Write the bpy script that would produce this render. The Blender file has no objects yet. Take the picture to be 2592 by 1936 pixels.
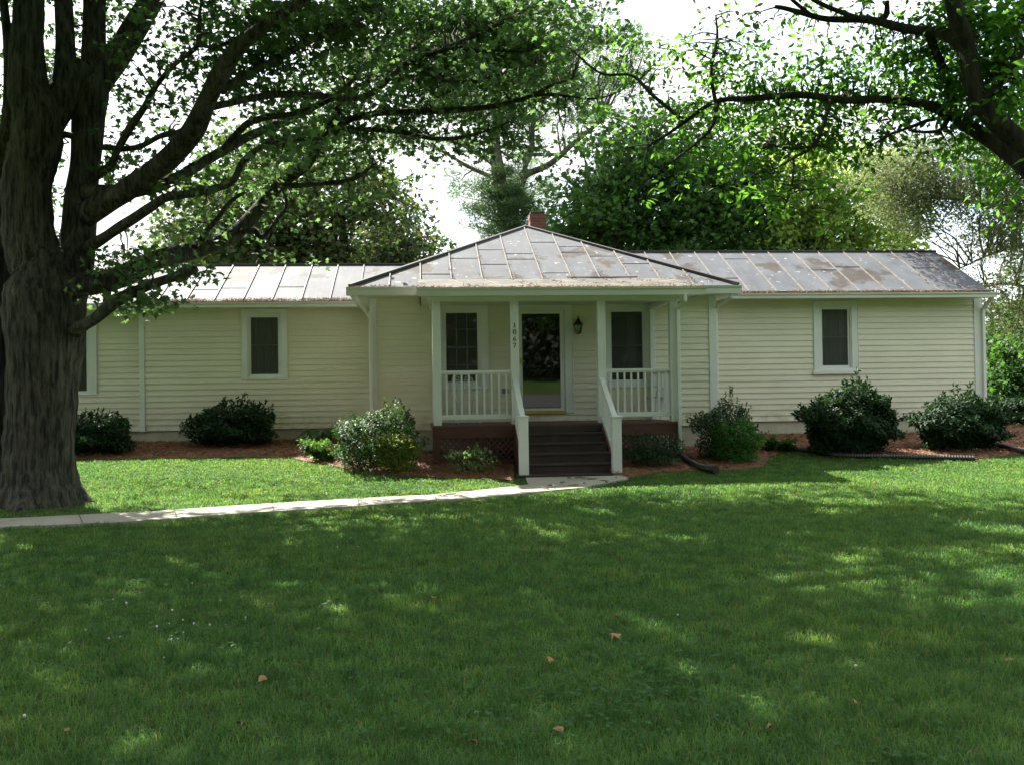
import bpy, math, random
import numpy as np
from mathutils import Vector, Matrix

random.seed(5)
rng = np.random.default_rng(11)
sc = bpy.context.scene
R = math.radians

# ------------------------------------------------------------------ camera
W, H, FPX = 2592.0, 1936.0, 2470.0
YAW, PITCH, ROLL = R(5.2), R(0.757), R(0.85)
CAM = Vector((0.0, 0.0, 1.5))
Fv = Vector((math.sin(YAW) * math.cos(PITCH), math.cos(YAW) * math.cos(PITCH), math.sin(PITCH)))
R0 = Vector((math.cos(YAW), -math.sin(YAW), 0))
U0 = R0.cross(Fv)
Rv = (R0 * math.cos(ROLL) - U0 * math.sin(ROLL)).normalized()
Uv = (U0 * math.cos(ROLL) + R0 * math.sin(ROLL)).normalized()
cd = bpy.data.cameras.new("camera")
cd.sensor_width = 36.0
cd.lens = 36.0 * FPX / W
cd.clip_start = 0.05
cd.clip_end = 3000
co = bpy.data.objects.new("camera", cd)
sc.collection.objects.link(co)
Mx = Matrix((Rv, Uv, -Fv)).transposed().to_4x4()
Mx.translation = CAM
co.matrix_world = Mx
sc.camera = co

# ------------------------------------------------------------------ light
SUN_EL, SUN_AZ = R(47), R(-30)          # azimuth from +Y towards +X
SUN = Vector((math.sin(SUN_AZ) * math.cos(SUN_EL), math.cos(SUN_AZ) * math.cos(SUN_EL), math.sin(SUN_EL)))
world = bpy.data.worlds.new("World")
sc.world = world
world.use_nodes = True
nt = world.node_tree
nt.nodes.clear()
wo = nt.nodes.new("ShaderNodeOutputWorld")
bg = nt.nodes.new("ShaderNodeBackground")
sky = nt.nodes.new("ShaderNodeTexSky")
sky.sky_type = 'NISHITA'
sky.sun_disc = False
sky.sun_elevation = SUN_EL
sky.sun_rotation = SUN_AZ
sky.dust_density = 2.0
tc = nt.nodes.new("ShaderNodeTexCoord")
nz = nt.nodes.new("ShaderNodeTexNoise")
nz.inputs["Scale"].default_value = 2.6
nz.inputs["Detail"].default_value = 6
nz.inputs["Roughness"].default_value = 0.62
mp = nt.nodes.new("ShaderNodeMapping")
mp.inputs["Scale"].default_value = (1, 1, 2.4)
rmp = nt.nodes.new("ShaderNodeValToRGB")
rmp.color_ramp.elements[0].position = 0.34
rmp.color_ramp.elements[1].position = 0.52
mixc = nt.nodes.new("ShaderNodeMixRGB")
mixc.inputs[2].default_value = (3.3, 3.35, 3.45, 1)
nt.links.new(tc.outputs["Generated"], mp.inputs["Vector"])
nt.links.new(mp.outputs[0], nz.inputs["Vector"])
nt.links.new(nz.outputs["Fac"], rmp.inputs[0])
nt.links.new(rmp.outputs[0], mixc.inputs[0])
nt.links.new(sky.outputs[0], mixc.inputs[1])
nt.links.new(mixc.outputs[0], bg.inputs["Color"])
bg.inputs["Strength"].default_value = 0.13
nt.links.new(bg.outputs[0], wo.inputs["Surface"])

sd = bpy.data.lights.new("sun", 'SUN')
sd.energy = 5.0
sd.angle = R(0.53)
sd.color = (1.0, 0.95, 0.86)
so = bpy.data.objects.new("sun", sd)
sc.collection.objects.link(so)
so.rotation_euler = SUN.to_track_quat('Z', 'Y').to_euler()

sc.view_settings.view_transform = 'Standard'
sc.view_settings.look = 'None'
sc.view_settings.exposure = 2.02
sc.view_settings.gamma = 1.0
sc.view_settings.use_curve_mapping = False
sc.cycles.max_bounces = 7
sc.cycles.transparent_max_bounces = 8
sc.cycles.sample_clamp_indirect = 4.0
sc.cycles.caustics_reflective = False
sc.cycles.caustics_refractive = False
sc.cycles.use_denoising = True

# ------------------------------------------------------------------ projection helpers
CAMn, Fn, Rn, Un = (np.array(v[:]) for v in (CAM, Fv, Rv, Uv))
SUNn = np.array(SUN[:])


def ray(px, py):
    px, py = np.asarray(px, float), np.asarray(py, float)
    return (Fn[None] * FPX + (px.reshape(-1, 1) - W / 2) * Rn[None] - (py.reshape(-1, 1) - H / 2) * Un[None])


def at(px, py, Y):
    """point on the vertical plane y = Y that the photograph shows at pixel (px, py)"""
    d = ray(px, py)
    t = np.asarray(Y, float).reshape(-1, 1) / d[:, 1:2]
    p = CAMn[None] + d * t
    return p if p.shape[0] > 1 else p[0]


def X_(px, py, Y): return float(at(px, py, Y)[0])
def Z_(px, py, Y): return float(at(px, py, Y)[2])


def proj(P):
    P = np.atleast_2d(P) - CAMn
    z = P @ Fn
    return W / 2 + FPX * (P @ Rn) / z, H / 2 - FPX * (P @ Un) / z, z


GY = np.array([-400, -120, -66, -45, -28, -20, -8, 6, 9, 12, 15.5, 17.5, 19.5, 21.8, 24, 40, 400.])
GZ = np.array([26, 24, 4.0, 2.4, 1.5, 0.75, 0, 0, 0.02, 0.06, 0.10, 0.30, 0.42, 0.58, 0.6, 0.6, 0.6])  # first heights: unseen hill behind the woods, added to block sky in reflections


def gz(x, y):
    x, y = np.asarray(x, float), np.asarray(y, float)
    return np.interp(y, GY, GZ) + 0.012 * np.sin(x * 0.9 + 1) * np.sin(y * 0.7)


def ground(px, py):
    d = ray(px, py)
    n = d.shape[0]
    lo, hi = np.full(n, 1.0), np.full(n, 24.0)
    for _ in range(40):
        mid = (lo + hi) / 2
        p = CAMn + d * (mid / d[:, 1])[:, None]
        above = p[:, 2] > gz(p[:, 0], p[:, 1])
        lo = np.where(above, mid, lo)
        hi = np.where(above, hi, mid)
    p = CAMn + d * (lo / d[:, 1])[:, None]
    return p if n > 1 else p[0]


def inpoly(x, y, poly):
    x, y = np.asarray(x), np.asarray(y)
    c = np.zeros(x.shape, bool)
    n = len(poly)
    for i in range(n):
        x1, y1 = poly[i]
        x2, y2 = poly[(i + 1) % n]
        if y1 == y2:
            continue
        k = ((y1 > y) != (y2 > y)) & (x < (x2 - x1) * (y - y1) / (y2 - y1) + x1)
        c ^= k
    return c


# ------------------------------------------------------------------ materials
def newmat(name):
    m = bpy.data.materials.new(name)
    m.use_nodes = True
    t = m.node_tree
    return m, t, t.nodes["Principled BSDF"], t.nodes["Material Output"]


def N(t, kind, **kw):
    n = t.nodes.new(kind)
    for k, v in kw.items():
        if k in n.inputs:
            n.inputs[k].default_value = v
        else:
            setattr(n, k, v)
    return n


def noise(t, scale, detail=4, rough=0.55, stretch=None, coord="Object"):
    tcn = N(t, "ShaderNodeTexCoord")
    nn = N(t, "ShaderNodeTexNoise", Scale=scale, Detail=detail, Roughness=rough)
    src = tcn.outputs[coord]
    if stretch:
        mpn = N(t, "ShaderNodeMapping")
        mpn.inputs["Scale"].default_value = stretch
        t.links.new(src, mpn.inputs["Vector"])
        src = mpn.outputs[0]
    t.links.new(src, nn.inputs["Vector"])
    return nn.outputs["Fac"]


def ramp(t, fac, stops, interp='LINEAR'):
    r = N(t, "ShaderNodeValToRGB")
    r.color_ramp.interpolation = interp
    e = r.color_ramp.elements
    while len(e) < len(stops):
        e.new(0.5)
    for el, (p, c) in zip(e, stops):
        el.position = p
        el.color = (*c, 1) if len(c) == 3 else c
    t.links.new(fac, r.inputs[0])
    return r.outputs[0]


def mix(t, fac, a, b, mode='MIX'):
    m = N(t, "ShaderNodeMixRGB", blend_type=mode)
    for i, v in enumerate((fac, a, b)):
        if hasattr(v, "is_output") or hasattr(v, "links"):
            t.links.new(v, m.inputs[i])
        else:
            m.inputs[i].default_value = v if i == 0 else (*v, 1)
    return m.outputs[0]


def bump(t, b, fac, strength, dist=0.02):
    n = N(t, "ShaderNodeBump", Strength=strength, Distance=dist)
    t.links.new(fac, n.inputs["Height"])
    t.links.new(n.outputs[0], b.inputs["Normal"])


def basic(name, col, rough=0.5, var=0.12, scale=3.0, stretch=None, bmp=0, metal=0.0, spec=None):
    m, t, b, o = newmat(name)
    f = noise(t, scale, 5, 0.6, stretch)
    c0 = tuple(max(0, c * (1 - var)) for c in col)
    c1 = tuple(min(1, c * (1 + var)) for c in col)
    t.links.new(ramp(t, f, [(0.3, c0), (0.7, c1)]), b.inputs["Base Color"])
    b.inputs["Roughness"].default_value = rough
    b.inputs["Metallic"].default_value = metal
    if spec is not None:
        b.inputs["Specular IOR Level"].default_value = spec
    if bmp:
        bump(t, b, noise(t, scale * 6, 4, 0.6, stretch), bmp, 0.01)
    return m


def leafmat(name, cols, trans=0.35, tcol=None, rough=0.55, spec=0.25):
    """leaf: colour differs leaf by leaf, light passes through"""
    m, t, b, o = newmat(name)
    g = N(t, "ShaderNodeNewGeometry")
    n = len(cols)
    c = ramp(t, g.outputs["Random Per Island"], [(i / max(1, n - 1), k) for i, k in enumerate(cols)])
    t.links.new(c, b.inputs["Base Color"])
    b.inputs["Roughness"].default_value = rough
    b.inputs["Specular IOR Level"].default_value = spec
    tr = N(t, "ShaderNodeBsdfTranslucent")
    k = mix(t, 1.0, c, tcol or (2.1, 2.3, 1.15), 'MULTIPLY')
    t.links.new(k, tr.inputs["Color"])
    ms = N(t, "ShaderNodeMixShader")
    ms.inputs[0].default_value = trans
    t.links.new(b.outputs[0], ms.inputs[1])
    t.links.new(tr.outputs[0], ms.inputs[2])
    t.links.new(ms.outputs[0], o.inputs["Surface"])
    return m


M = {}
M['trim'] = basic("white_trim", (0.70, 0.71, 0.68), 0.42, 0.05, 2.0)
M['gutter'] = basic("gutter_white", (0.62, 0.63, 0.57), 0.4, 0.08, 1.4)
M['foundation'] = basic("painted_block", (0.46, 0.43, 0.34), 0.85, 0.15, 3, None, 0.3)
M['redwood'] = basic("red_stain", (0.085, 0.026, 0.018), 0.6, 0.35, 3, (1, 1, 5), 0.2)
M['tread'] = basic("dark_stain", (0.040, 0.024, 0.020), 0.62, 0.35, 4, (1, 6, 1), 0.2)
M['deck'] = basic("deck_boards", (0.10, 0.055, 0.042), 0.6, 0.3, 3, (1, 6, 6), 0.2)
M['dark'] = basic("tar_black", (0.022, 0.020, 0.020), 0.7, 0.4, 8)
M['iron'] = basic("lantern_bronze", (0.020, 0.017, 0.013), 0.45, 0.3, 20, metal=0.6)
M['chairwhite'] = basic("white_iron", (0.50, 0.52, 0.48), 0.5, 0.08, 9)
M['pipe'] = basic("black_plastic", (0.018, 0.018, 0.020), 0.38, 0.3, 5)
M['brass'] = basic("brass", (0.60, 0.42, 0.06), 0.35, 0.15, 9, metal=0.6)
M['number'] = basic("black_number", (0.012, 0.012, 0.012), 0.5, 0.1, 9)
M['outlet'] = basic("outlet_grey", (0.16, 0.17, 0.16), 0.5, 0.1, 9)
M['room'] = basic("room_wall", (0.20, 0.19, 0.17), 0.9, 0.1, 1)
M['wood'] = basic("dead_wood", (0.13, 0.085, 0.06), 0.8, 0.3, 9)


def siding_mat():
    m, t, b, o = newmat("cream_vinyl_siding")
    f = noise(t, 0.7, 5, 0.6, (1, 1, 2.5))
    c = ramp(t, f, [(0.25, (0.66, 0.625, 0.49)), (0.75, (0.78, 0.745, 0.60))])
    f2 = noise(t, 24, 3, 0.6, (0.15, 1, 3))
    c = mix(t, 0.14, c, ramp(t, f2, [(0.35, (0.55, 0.52, 0.42)), (0.65, (0.95, 0.95, 0.92))]), 'MULTIPLY')
    tcn = N(t, "ShaderNodeTexCoord")
    sx = N(t, "ShaderNodeSeparateXYZ")
    t.links.new(tcn.outputs["Object"], sx.inputs[0])
    low = ramp(t, sx.outputs[2], [(0.36, (1, 1, 1)), (0.80, (0, 0, 0))])
    spot = ramp(t, noise(t, 5, 6, 0.7), [(0.42, (0, 0, 0)), (0.62, (0.55, 0.55, 0.55))])
    c = mix(t, mix(t, 1.0, low, spot, 'MULTIPLY'), c, (0.33, 0.31, 0.21))
    t.links.new(c, b.inputs["Base Color"])
    b.inputs["Roughness"].default_value = 0.48
    bump(t, b, noise(t, 30, 3, 0.6, (0.25, 1, 4)), 0.1, 0.004)
    return m


def roof_mat():
    m, t, b, o = newmat("weathered_metal_roof")
    # grey paint worn through to brown, white flakes, rust specks
    grey = ramp(t, noise(t, 1.3, 4, 0.55), [(0.3, (0.090, 0.096, 0.108)), (0.7, (0.128, 0.135, 0.148))])
    streak = ramp(t, noise(t, 9, 4, 0.6, (1, 0.12, 0.12)), [(0.35, (0.82, 0.82, 0.84)), (0.65, (1.1, 1.1, 1.1))])
    grey = mix(t, 0.5, grey, streak, 'MULTIPLY')
    brown = ramp(t, noise(t, 2.2, 4, 0.6), [(0.3, (0.054, 0.047, 0.042)), (0.7, (0.076, 0.067, 0.061))])
    pf = ramp(t, noise(t, 0.62, 7, 0.6), [(0.56, (0, 0, 0)), (0.60, (1, 1, 1))])
    c = mix(t, pf, grey, brown)
    fl = ramp(t, noise(t, 5.5, 5, 0.62), [(0.648, (0, 0, 0)), (0.66, (1, 1, 1))])
    c = mix(t, fl, c, (0.30, 0.285, 0.265))
    ru = ramp(t, noise(t, 7.5, 4, 0.6, (1.0, 1.1, 1.3)), [(0.668, (0, 0, 0)), (0.685, (1, 1, 1))])
    c = mix(t, ru, c, (0.22, 0.125, 0.06))
    t.links.new(c, b.inputs["Base Color"])
    b.inputs["Roughness"].default_value = 0.70
    b.inputs["Specular IOR Level"].default_value = 0.12
    bump(t, b, noise(t, 2.5, 4, 0.5), 0.2, 0.02)
    return m


def kick_mat():
    m, t, b, o = newmat("stained_porch_roof")
    c = ramp(t, noise(t, 2.0, 6, 0.6), [(0.3, (0.045, 0.041, 0.035)), (0.5, (0.085, 0.080, 0.064)), (0.72, (0.16, 0.148, 0.11))])
    fl = ramp(t, noise(t, 7, 5, 0.62), [(0.64, (0, 0, 0)), (0.66, (1, 1, 1))])
    c = mix(t, fl, c, (0.30, 0.15, 0.08))
    t.links.new(c, b.inputs["Base Color"])
    b.inputs["Roughness"].default_value = 0.75
    b.inputs["Specular IOR Level"].default_value = 0.15
    return m


def bark_mat(name, c0, c1, sc_=9.0):
    m, t, b, o = newmat(name)
    f = noise(t, sc_, 9, 0.68, (1, 1, 0.13))
    f2 = noise(t, 1.3, 4, 0.6)
    c = ramp(t, f, [(0.40, c0), (0.52, tuple((a + b) / 2 for a, b in zip(c0, c1))), (0.66, c1)])
    c = mix(t, 0.6, c, ramp(t, f2, [(0.35, (0.6, 0.62, 0.55)), (0.65, (1.2, 1.25, 1.15))]), 'MULTIPLY')
    t.links.new(c, b.inputs["Base Color"])
    b.inputs["Roughness"].default_value = 0.9
    b.inputs["Specular IOR Level"].default_value = 0.15
    bump(t, b, f, 1.0, 0.05)
    return m


def shingle_mat():
    m, t, b, o = newmat("asphalt_shingle")
    tcn = N(t, "ShaderNodeTexCoord")
    br = N(t, "ShaderNodeTexBrick", Scale=1.0)
    br.inputs["Color1"].default_value = (0.16, 0.155, 0.16, 1)
    br.inputs["Color2"].default_value = (0.23, 0.225, 0.23, 1)
    br.inputs["Mortar"].default_value = (0.05, 0.05, 0.05, 1)
    br.inputs["Mortar Size"].default_value = 0.012
    br.inputs["Brick Width"].default_value = 0.3
    br.inputs["Row Height"].default_value = 0.125
    t.links.new(tcn.outputs["Object"], br.inputs["Vector"])
    t.links.new(br.outputs["Color"], b.inputs["Base Color"])
    b.inputs["Roughness"].default_value = 0.9
    return m


def brick_mat(name="red_brick", scale=1.0):
    m, t, b, o = newmat(name)
    tcn = N(t, "ShaderNodeTexCoord")
    sx = N(t, "ShaderNodeSeparateXYZ")
    ad = N(t, "ShaderNodeMath", operation='ADD')
    cx = N(t, "ShaderNodeCombineXYZ")
    t.links.new(tcn.outputs["Object"], sx.inputs[0])
    t.links.new(sx.outputs[0], ad.inputs[0])
    t.links.new(sx.outputs[1], ad.inputs[1])
    t.links.new(ad.outputs[0], cx.inputs[0])
    t.links.new(sx.outputs[2], cx.inputs[1])
    br = N(t, "ShaderNodeTexBrick", Scale=scale)
    br.inputs["Color1"].default_value = (0.20, 0.055, 0.036, 1)
    br.inputs["Color2"].default_value = (0.15, 0.042, 0.032, 1)
    br.inputs["Mortar"].default_value = (0.14, 0.10, 0.085, 1)
    br.inputs["Mortar Size"].default_value = 0.010
    br.inputs["Brick Width"].default_value = 0.21
    br.inputs["Row Height"].default_value = 0.075
    t.links.new(cx.outputs[0], br.inputs["Vector"])
    t.links.new(br.outputs["Color"], b.inputs["Base Color"])
    b.inputs["Roughness"].default_value = 0.9
    return m


def glass_mat(name, tint=(0.9, 0.95, 0.92), refl=0.12, screen=0.0):
    m, t, b, o = newmat(name)
    tr = N(t, "ShaderNodeBsdfTransparent")
    tr.inputs[0].default_value = (*tint, 1)
    gl = N(t, "ShaderNodeBsdfGlossy", Roughness=0.015)
    lw = N(t, "ShaderNodeFresnel", IOR=1.5)
    ml = N(t, "ShaderNodeMath", operation='MULTIPLY_ADD')
    t.links.new(lw.outputs[0], ml.inputs[0])
    ml.inputs[1].default_value = 1.0
    ml.inputs[2].default_value = refl
    ms = N(t, "ShaderNodeMixShader")
    t.links.new(ml.outputs[0], ms.inputs[0])
    t.links.new(tr.outputs[0], ms.inputs[1])
    t.links.new(gl.outputs[0], ms.inputs[2])
    if screen:      # insect screen over the glass
        df = N(t, "ShaderNodeBsdfDiffuse")
        df.inputs[0].default_value = (0.13, 0.14, 0.125, 1)
        m2 = N(t, "ShaderNodeMixShader")
        m2.inputs[0].default_value = screen
        t.links.new(ms.outputs[0], m2.inputs[1])
        t.links.new(df.outputs[0], m2.inputs[2])
        ms = m2
    t.links.new(ms.outputs[0], o.inputs["Surface"])
    return m


def curtain_mat(name, col):
    m, t, b, o = newmat(name)
    f = noise(t, 16, 3, 0.5, (1, 1, 0.04))
    t.links.new(ramp(t, f, [(0.3, tuple(c * 0.55 for c in col)), (0.7, col)]), b.inputs["Base Color"])
    b.inputs["Roughness"].default_value = 0.9
    return m


def lawn_mat():
    m, t, b, o = newmat("lawn_soil_and_thatch")
    c = ramp(t, noise(t, 0.5, 6, 0.6), [(0.3, (0.028, 0.055, 0.014)), (0.7, (0.05, 0.085, 0.022))])
    c2 = ramp(t, noise(t, 60, 4, 0.7), [(0.35, (0.5, 0.55, 0.45)), (0.65, (1.35, 1.3, 1.2))])
    t.links.new(mix(t, 0.8, c, c2, 'MULTIPLY'), b.inputs["Base Color"])
    b.inputs["Roughness"].default_value = 0.95
    b.inputs["Specular IOR Level"].default_value = 0.1
    return m


def grass_mat():
    m, t, b, o = newmat("grass_blades")
    g = N(t, "ShaderNodeNewGeometry")
    c = ramp(t, g.outputs["Random Per Island"], [(0.0, (0.040, 0.091, 0.027)), (0.45, (0.062, 0.140, 0.038)),
                                               (0.9, (0.080, 0.168, 0.046)), (1.0, (0.17, 0.155, 0.07))])
    big = ramp(t, noise(t, 0.55, 5, 0.62), [(0.36, (0.78, 0.9, 0.95)), (0.5, (1, 1, 1)), (0.66, (1.18, 1.06, 0.9))])
    c = mix(t, 1.0, c, big, 'MULTIPLY')
    fine = ramp(t, noise(t, 4.5, 5, 0.65), [(0.36, (0.62, 0.70, 0.62)), (0.5, (1, 1, 1)), (0.64, (1.38, 1.28, 1.15))])
    c = mix(t, 1.0, c, fine, 'MULTIPLY')
    dry = ramp(t, noise(t, 1.1, 6, 0.7), [(0.645, (0, 0, 0)), (0.70, (0.75, 0.75, 0.75))])
    c = mix(t, dry, c, (0.145, 0.125, 0.060))
    t.links.new(c, b.inputs["Base Color"])
    b.inputs["Roughness"].default_value = 0.5
    b.inputs["Specular IOR Level"].default_value = 0.25
    tr = N(t, "ShaderNodeBsdfTranslucent")
    t.links.new(mix(t, 1.0, c, (2.5, 2.4, 1.3), 'MULTIPLY'), tr.inputs["Color"])
    ms = N(t, "ShaderNodeMixShader")
    ms.inputs[0].default_value = 0.42
    t.links.new(b.outputs[0], ms.inputs[1])
    t.links.new(tr.outputs[0], ms.inputs[2])
    t.links.new(ms.outputs[0], o.inputs["Surface"])
    return m


def path_mat():
    m, t, b, o = newmat("weathered_concrete")
    c = ramp(t, noise(t, 1.5, 6, 0.65), [(0.3, (0.28, 0.255, 0.205)), (0.7, (0.40, 0.37, 0.30))])
    c2 = ramp(t, noise(t, 45, 4, 0.7), [(0.3, (0.75, 0.75, 0.75)), (0.7, (1.1, 1.1, 1.1))])
    t.links.new(mix(t, 0.7, c, c2, 'MULTIPLY'), b.inputs["Base Color"])
    b.inputs["Roughness"].default_value = 0.9
    bump(t, b, noise(t, 40, 5, 0.6), 0.3, 0.006)
    return m


def straw_mat(name, cols):
    m, t, b, o = newmat(name)
    g = N(t, "ShaderNodeNewGeometry")
    n = len(cols)
    t.links.new(ramp(t, g.outputs["Random Per Island"], [(i / (n - 1), c) for i, c in enumerate(cols)]), b.inputs["Base Color"])
    b.inputs["Roughness"].default_value = 0.7
    return m


M['siding'] = siding_mat()
M['roof'] = roof_mat()
M['kick'] = kick_mat()
M['seam'] = basic("rusty_seam", (0.17, 0.15, 0.13), 0.6, 0.4, 9)
M['bark'] = bark_mat("maple_bark", (0.024, 0.022, 0.018), (0.128, 0.118, 0.096), 17)
M['bark_dark'] = bark_mat("dark_bark", (0.028, 0.025, 0.021), (0.085, 0.076, 0.062), 14)
M['bark_pine'] = bark_mat("pine_bark", (0.07, 0.055, 0.045), (0.19, 0.155, 0.13), 12)
M['shingle'] = shingle_mat()
M['brick'] = brick_mat()
M['glass'] = glass_mat("window_glass", (0.6, 0.64, 0.62), refl=0.02, screen=0.38)
M['doorglass'] = glass_mat("storm_door_glass", (0.55, 0.58, 0.56), 0.07)
M['sheer'] = curtain_mat("sheer_curtain", (0.42, 0.43, 0.40))
M['shade'] = curtain_mat("dark_green_shade", (0.06, 0.075, 0.062))
M['lawn'] = lawn_mat()
M['grass'] = grass_mat()
M['path'] = path_mat()
M['mulch'] = basic("pine_straw_mulch", (0.15, 0.062, 0.030), 0.9, 0.5, 30, None, 0.6)
M['straw'] = straw_mat("pine_straw", [(0.10, 0.04, 0.02), (0.23, 0.10, 0.045), (0.36, 0.18, 0.085)])
M['deadleaf'] = straw_mat("dead_leaf", [(0.16, 0.08, 0.035), (0.26, 0.13, 0.05), (0.30, 0.20, 0.10)])
M['maple'] = leafmat("maple_leaf", [(0.042, 0.082, 0.036), (0.062, 0.120, 0.048), (0.086, 0.158, 0.058), (0.108, 0.172, 0.066)], 0.44, (1.85, 1.95, 1.2))
M['cherry'] = leafmat("broad_oval_leaf", [(0.030, 0.070, 0.022), (0.050, 0.118, 0.030), (0.080, 0.165, 0.038)], 0.62, (2.6, 2.8, 0.95))
M['bgdark'] = leafmat("dark_oak_leaf", [(0.026, 0.044, 0.017), (0.040, 0.070, 0.024), (0.060, 0.088, 0.030), (0.090, 0.085, 0.038)], 0.36)
M['bgmaple'] = leafmat("background_maple_leaf", [(0.020, 0.052, 0.016), (0.038, 0.090, 0.024), (0.068, 0.132, 0.032)], 0.42)
M['bglime'] = leafmat("pale_green_leaf", [(0.095, 0.145, 0.052), (0.15, 0.205, 0.066), (0.20, 0.25, 0.08)], 0.68)
M['pine'] = leafmat("pine_needle", [(0.030, 0.062, 0.030), (0.050, 0.092, 0.042), (0.085, 0.135, 0.06)], 0.4)
M['cedar'] = leafmat("cedar_needle", [(0.056, 0.078, 0.042), (0.090, 0.115, 0.064), (0.135, 0.130, 0.080)], 0.40)
M['laurel'] = leafmat("laurel_leaf", [(0.009, 0.026, 0.011), (0.015, 0.040, 0.014), (0.024, 0.054, 0.018)], 0.18, rough=0.55, spec=0.12)
M['abelia'] = leafmat("abelia_leaf", [(0.014, 0.044, 0.013), (0.030, 0.078, 0.022), (0.060, 0.120, 0.030)], 0.3, rough=0.5, spec=0.25)
M['yellowshrub'] = leafmat("yellow_green_leaf", [(0.058, 0.105, 0.020), (0.095, 0.155, 0.025), (0.145, 0.19, 0.03), (0.15, 0.11, 0.03)], 0.42)
M['bright'] = leafmat("bright_green_leaf", [(0.020, 0.085, 0.012), (0.040, 0.135, 0.018), (0.060, 0.17, 0.022)], 0.35)
M['azalea'] = leafmat("azalea_leaf", [(0.012, 0.034, 0.014), (0.022, 0.055, 0.020), (0.040, 0.075, 0.030)], 0.22)
M['variegated'] = leafmat("variegated_leaf", [(0.06, 0.12, 0.035), (0.11, 0.18, 0.06), (0.26, 0.32, 0.17)], 0.35)
M['juniper'] = leafmat("juniper_spray", [(0.035, 0.085, 0.022), (0.07, 0.14, 0.030), (0.10, 0.18, 0.040)], 0.3)
M['hosta'] = leafmat("hosta_leaf", [(0.030, 0.065, 0.022), (0.045, 0.09, 0.028)], 0.3, rough=0.4)
M['blossom'] = leafmat("pale_pink_blossom", [(0.62, 0.50, 0.52), (0.75, 0.72, 0.70)], 0.3, (1, 1, 1))
M['clover'] = leafmat("clover_leaf", [(0.035, 0.105, 0.028), (0.055, 0.14, 0.036)], 0.35, (1.5, 1.6, 0.9))
M['asphalt'] = basic("asphalt", (0.055, 0.055, 0.058), 0.85, 0.2, 2)

# ------------------------------------------------------------------ object helpers
COL = sc.collection


def org(o):
    v = Vector((0, 0, 0))
    while o is not None:
        v += o.location
        o = o.parent
    return v


def empty(name, loc, label=None, cat=None, group=None):
    o = bpy.data.objects.new(name, None)
    o.location = loc
    o.empty_display_size = 0.2
    COL.objects.link(o)
    if label:
        tag(o, label, cat, group)
    return o


def tag(o, label=None, cat=None, group=None, kind=None):
    if label: o["label"] = label
    if cat: o["category"] = cat
    if group: o["group"] = group
    if kind: o["kind"] = kind
    return o


def link(name, me, mat, parent=None, loc=None):
    o = bpy.data.objects.new(name, me)
    COL.objects.link(o)
    if mat is not None and not me.materials:
        me.materials.append(mat)
    if loc is not None:
        o.location = loc
    if parent is not None:
        o.parent = parent
    return o


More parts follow.
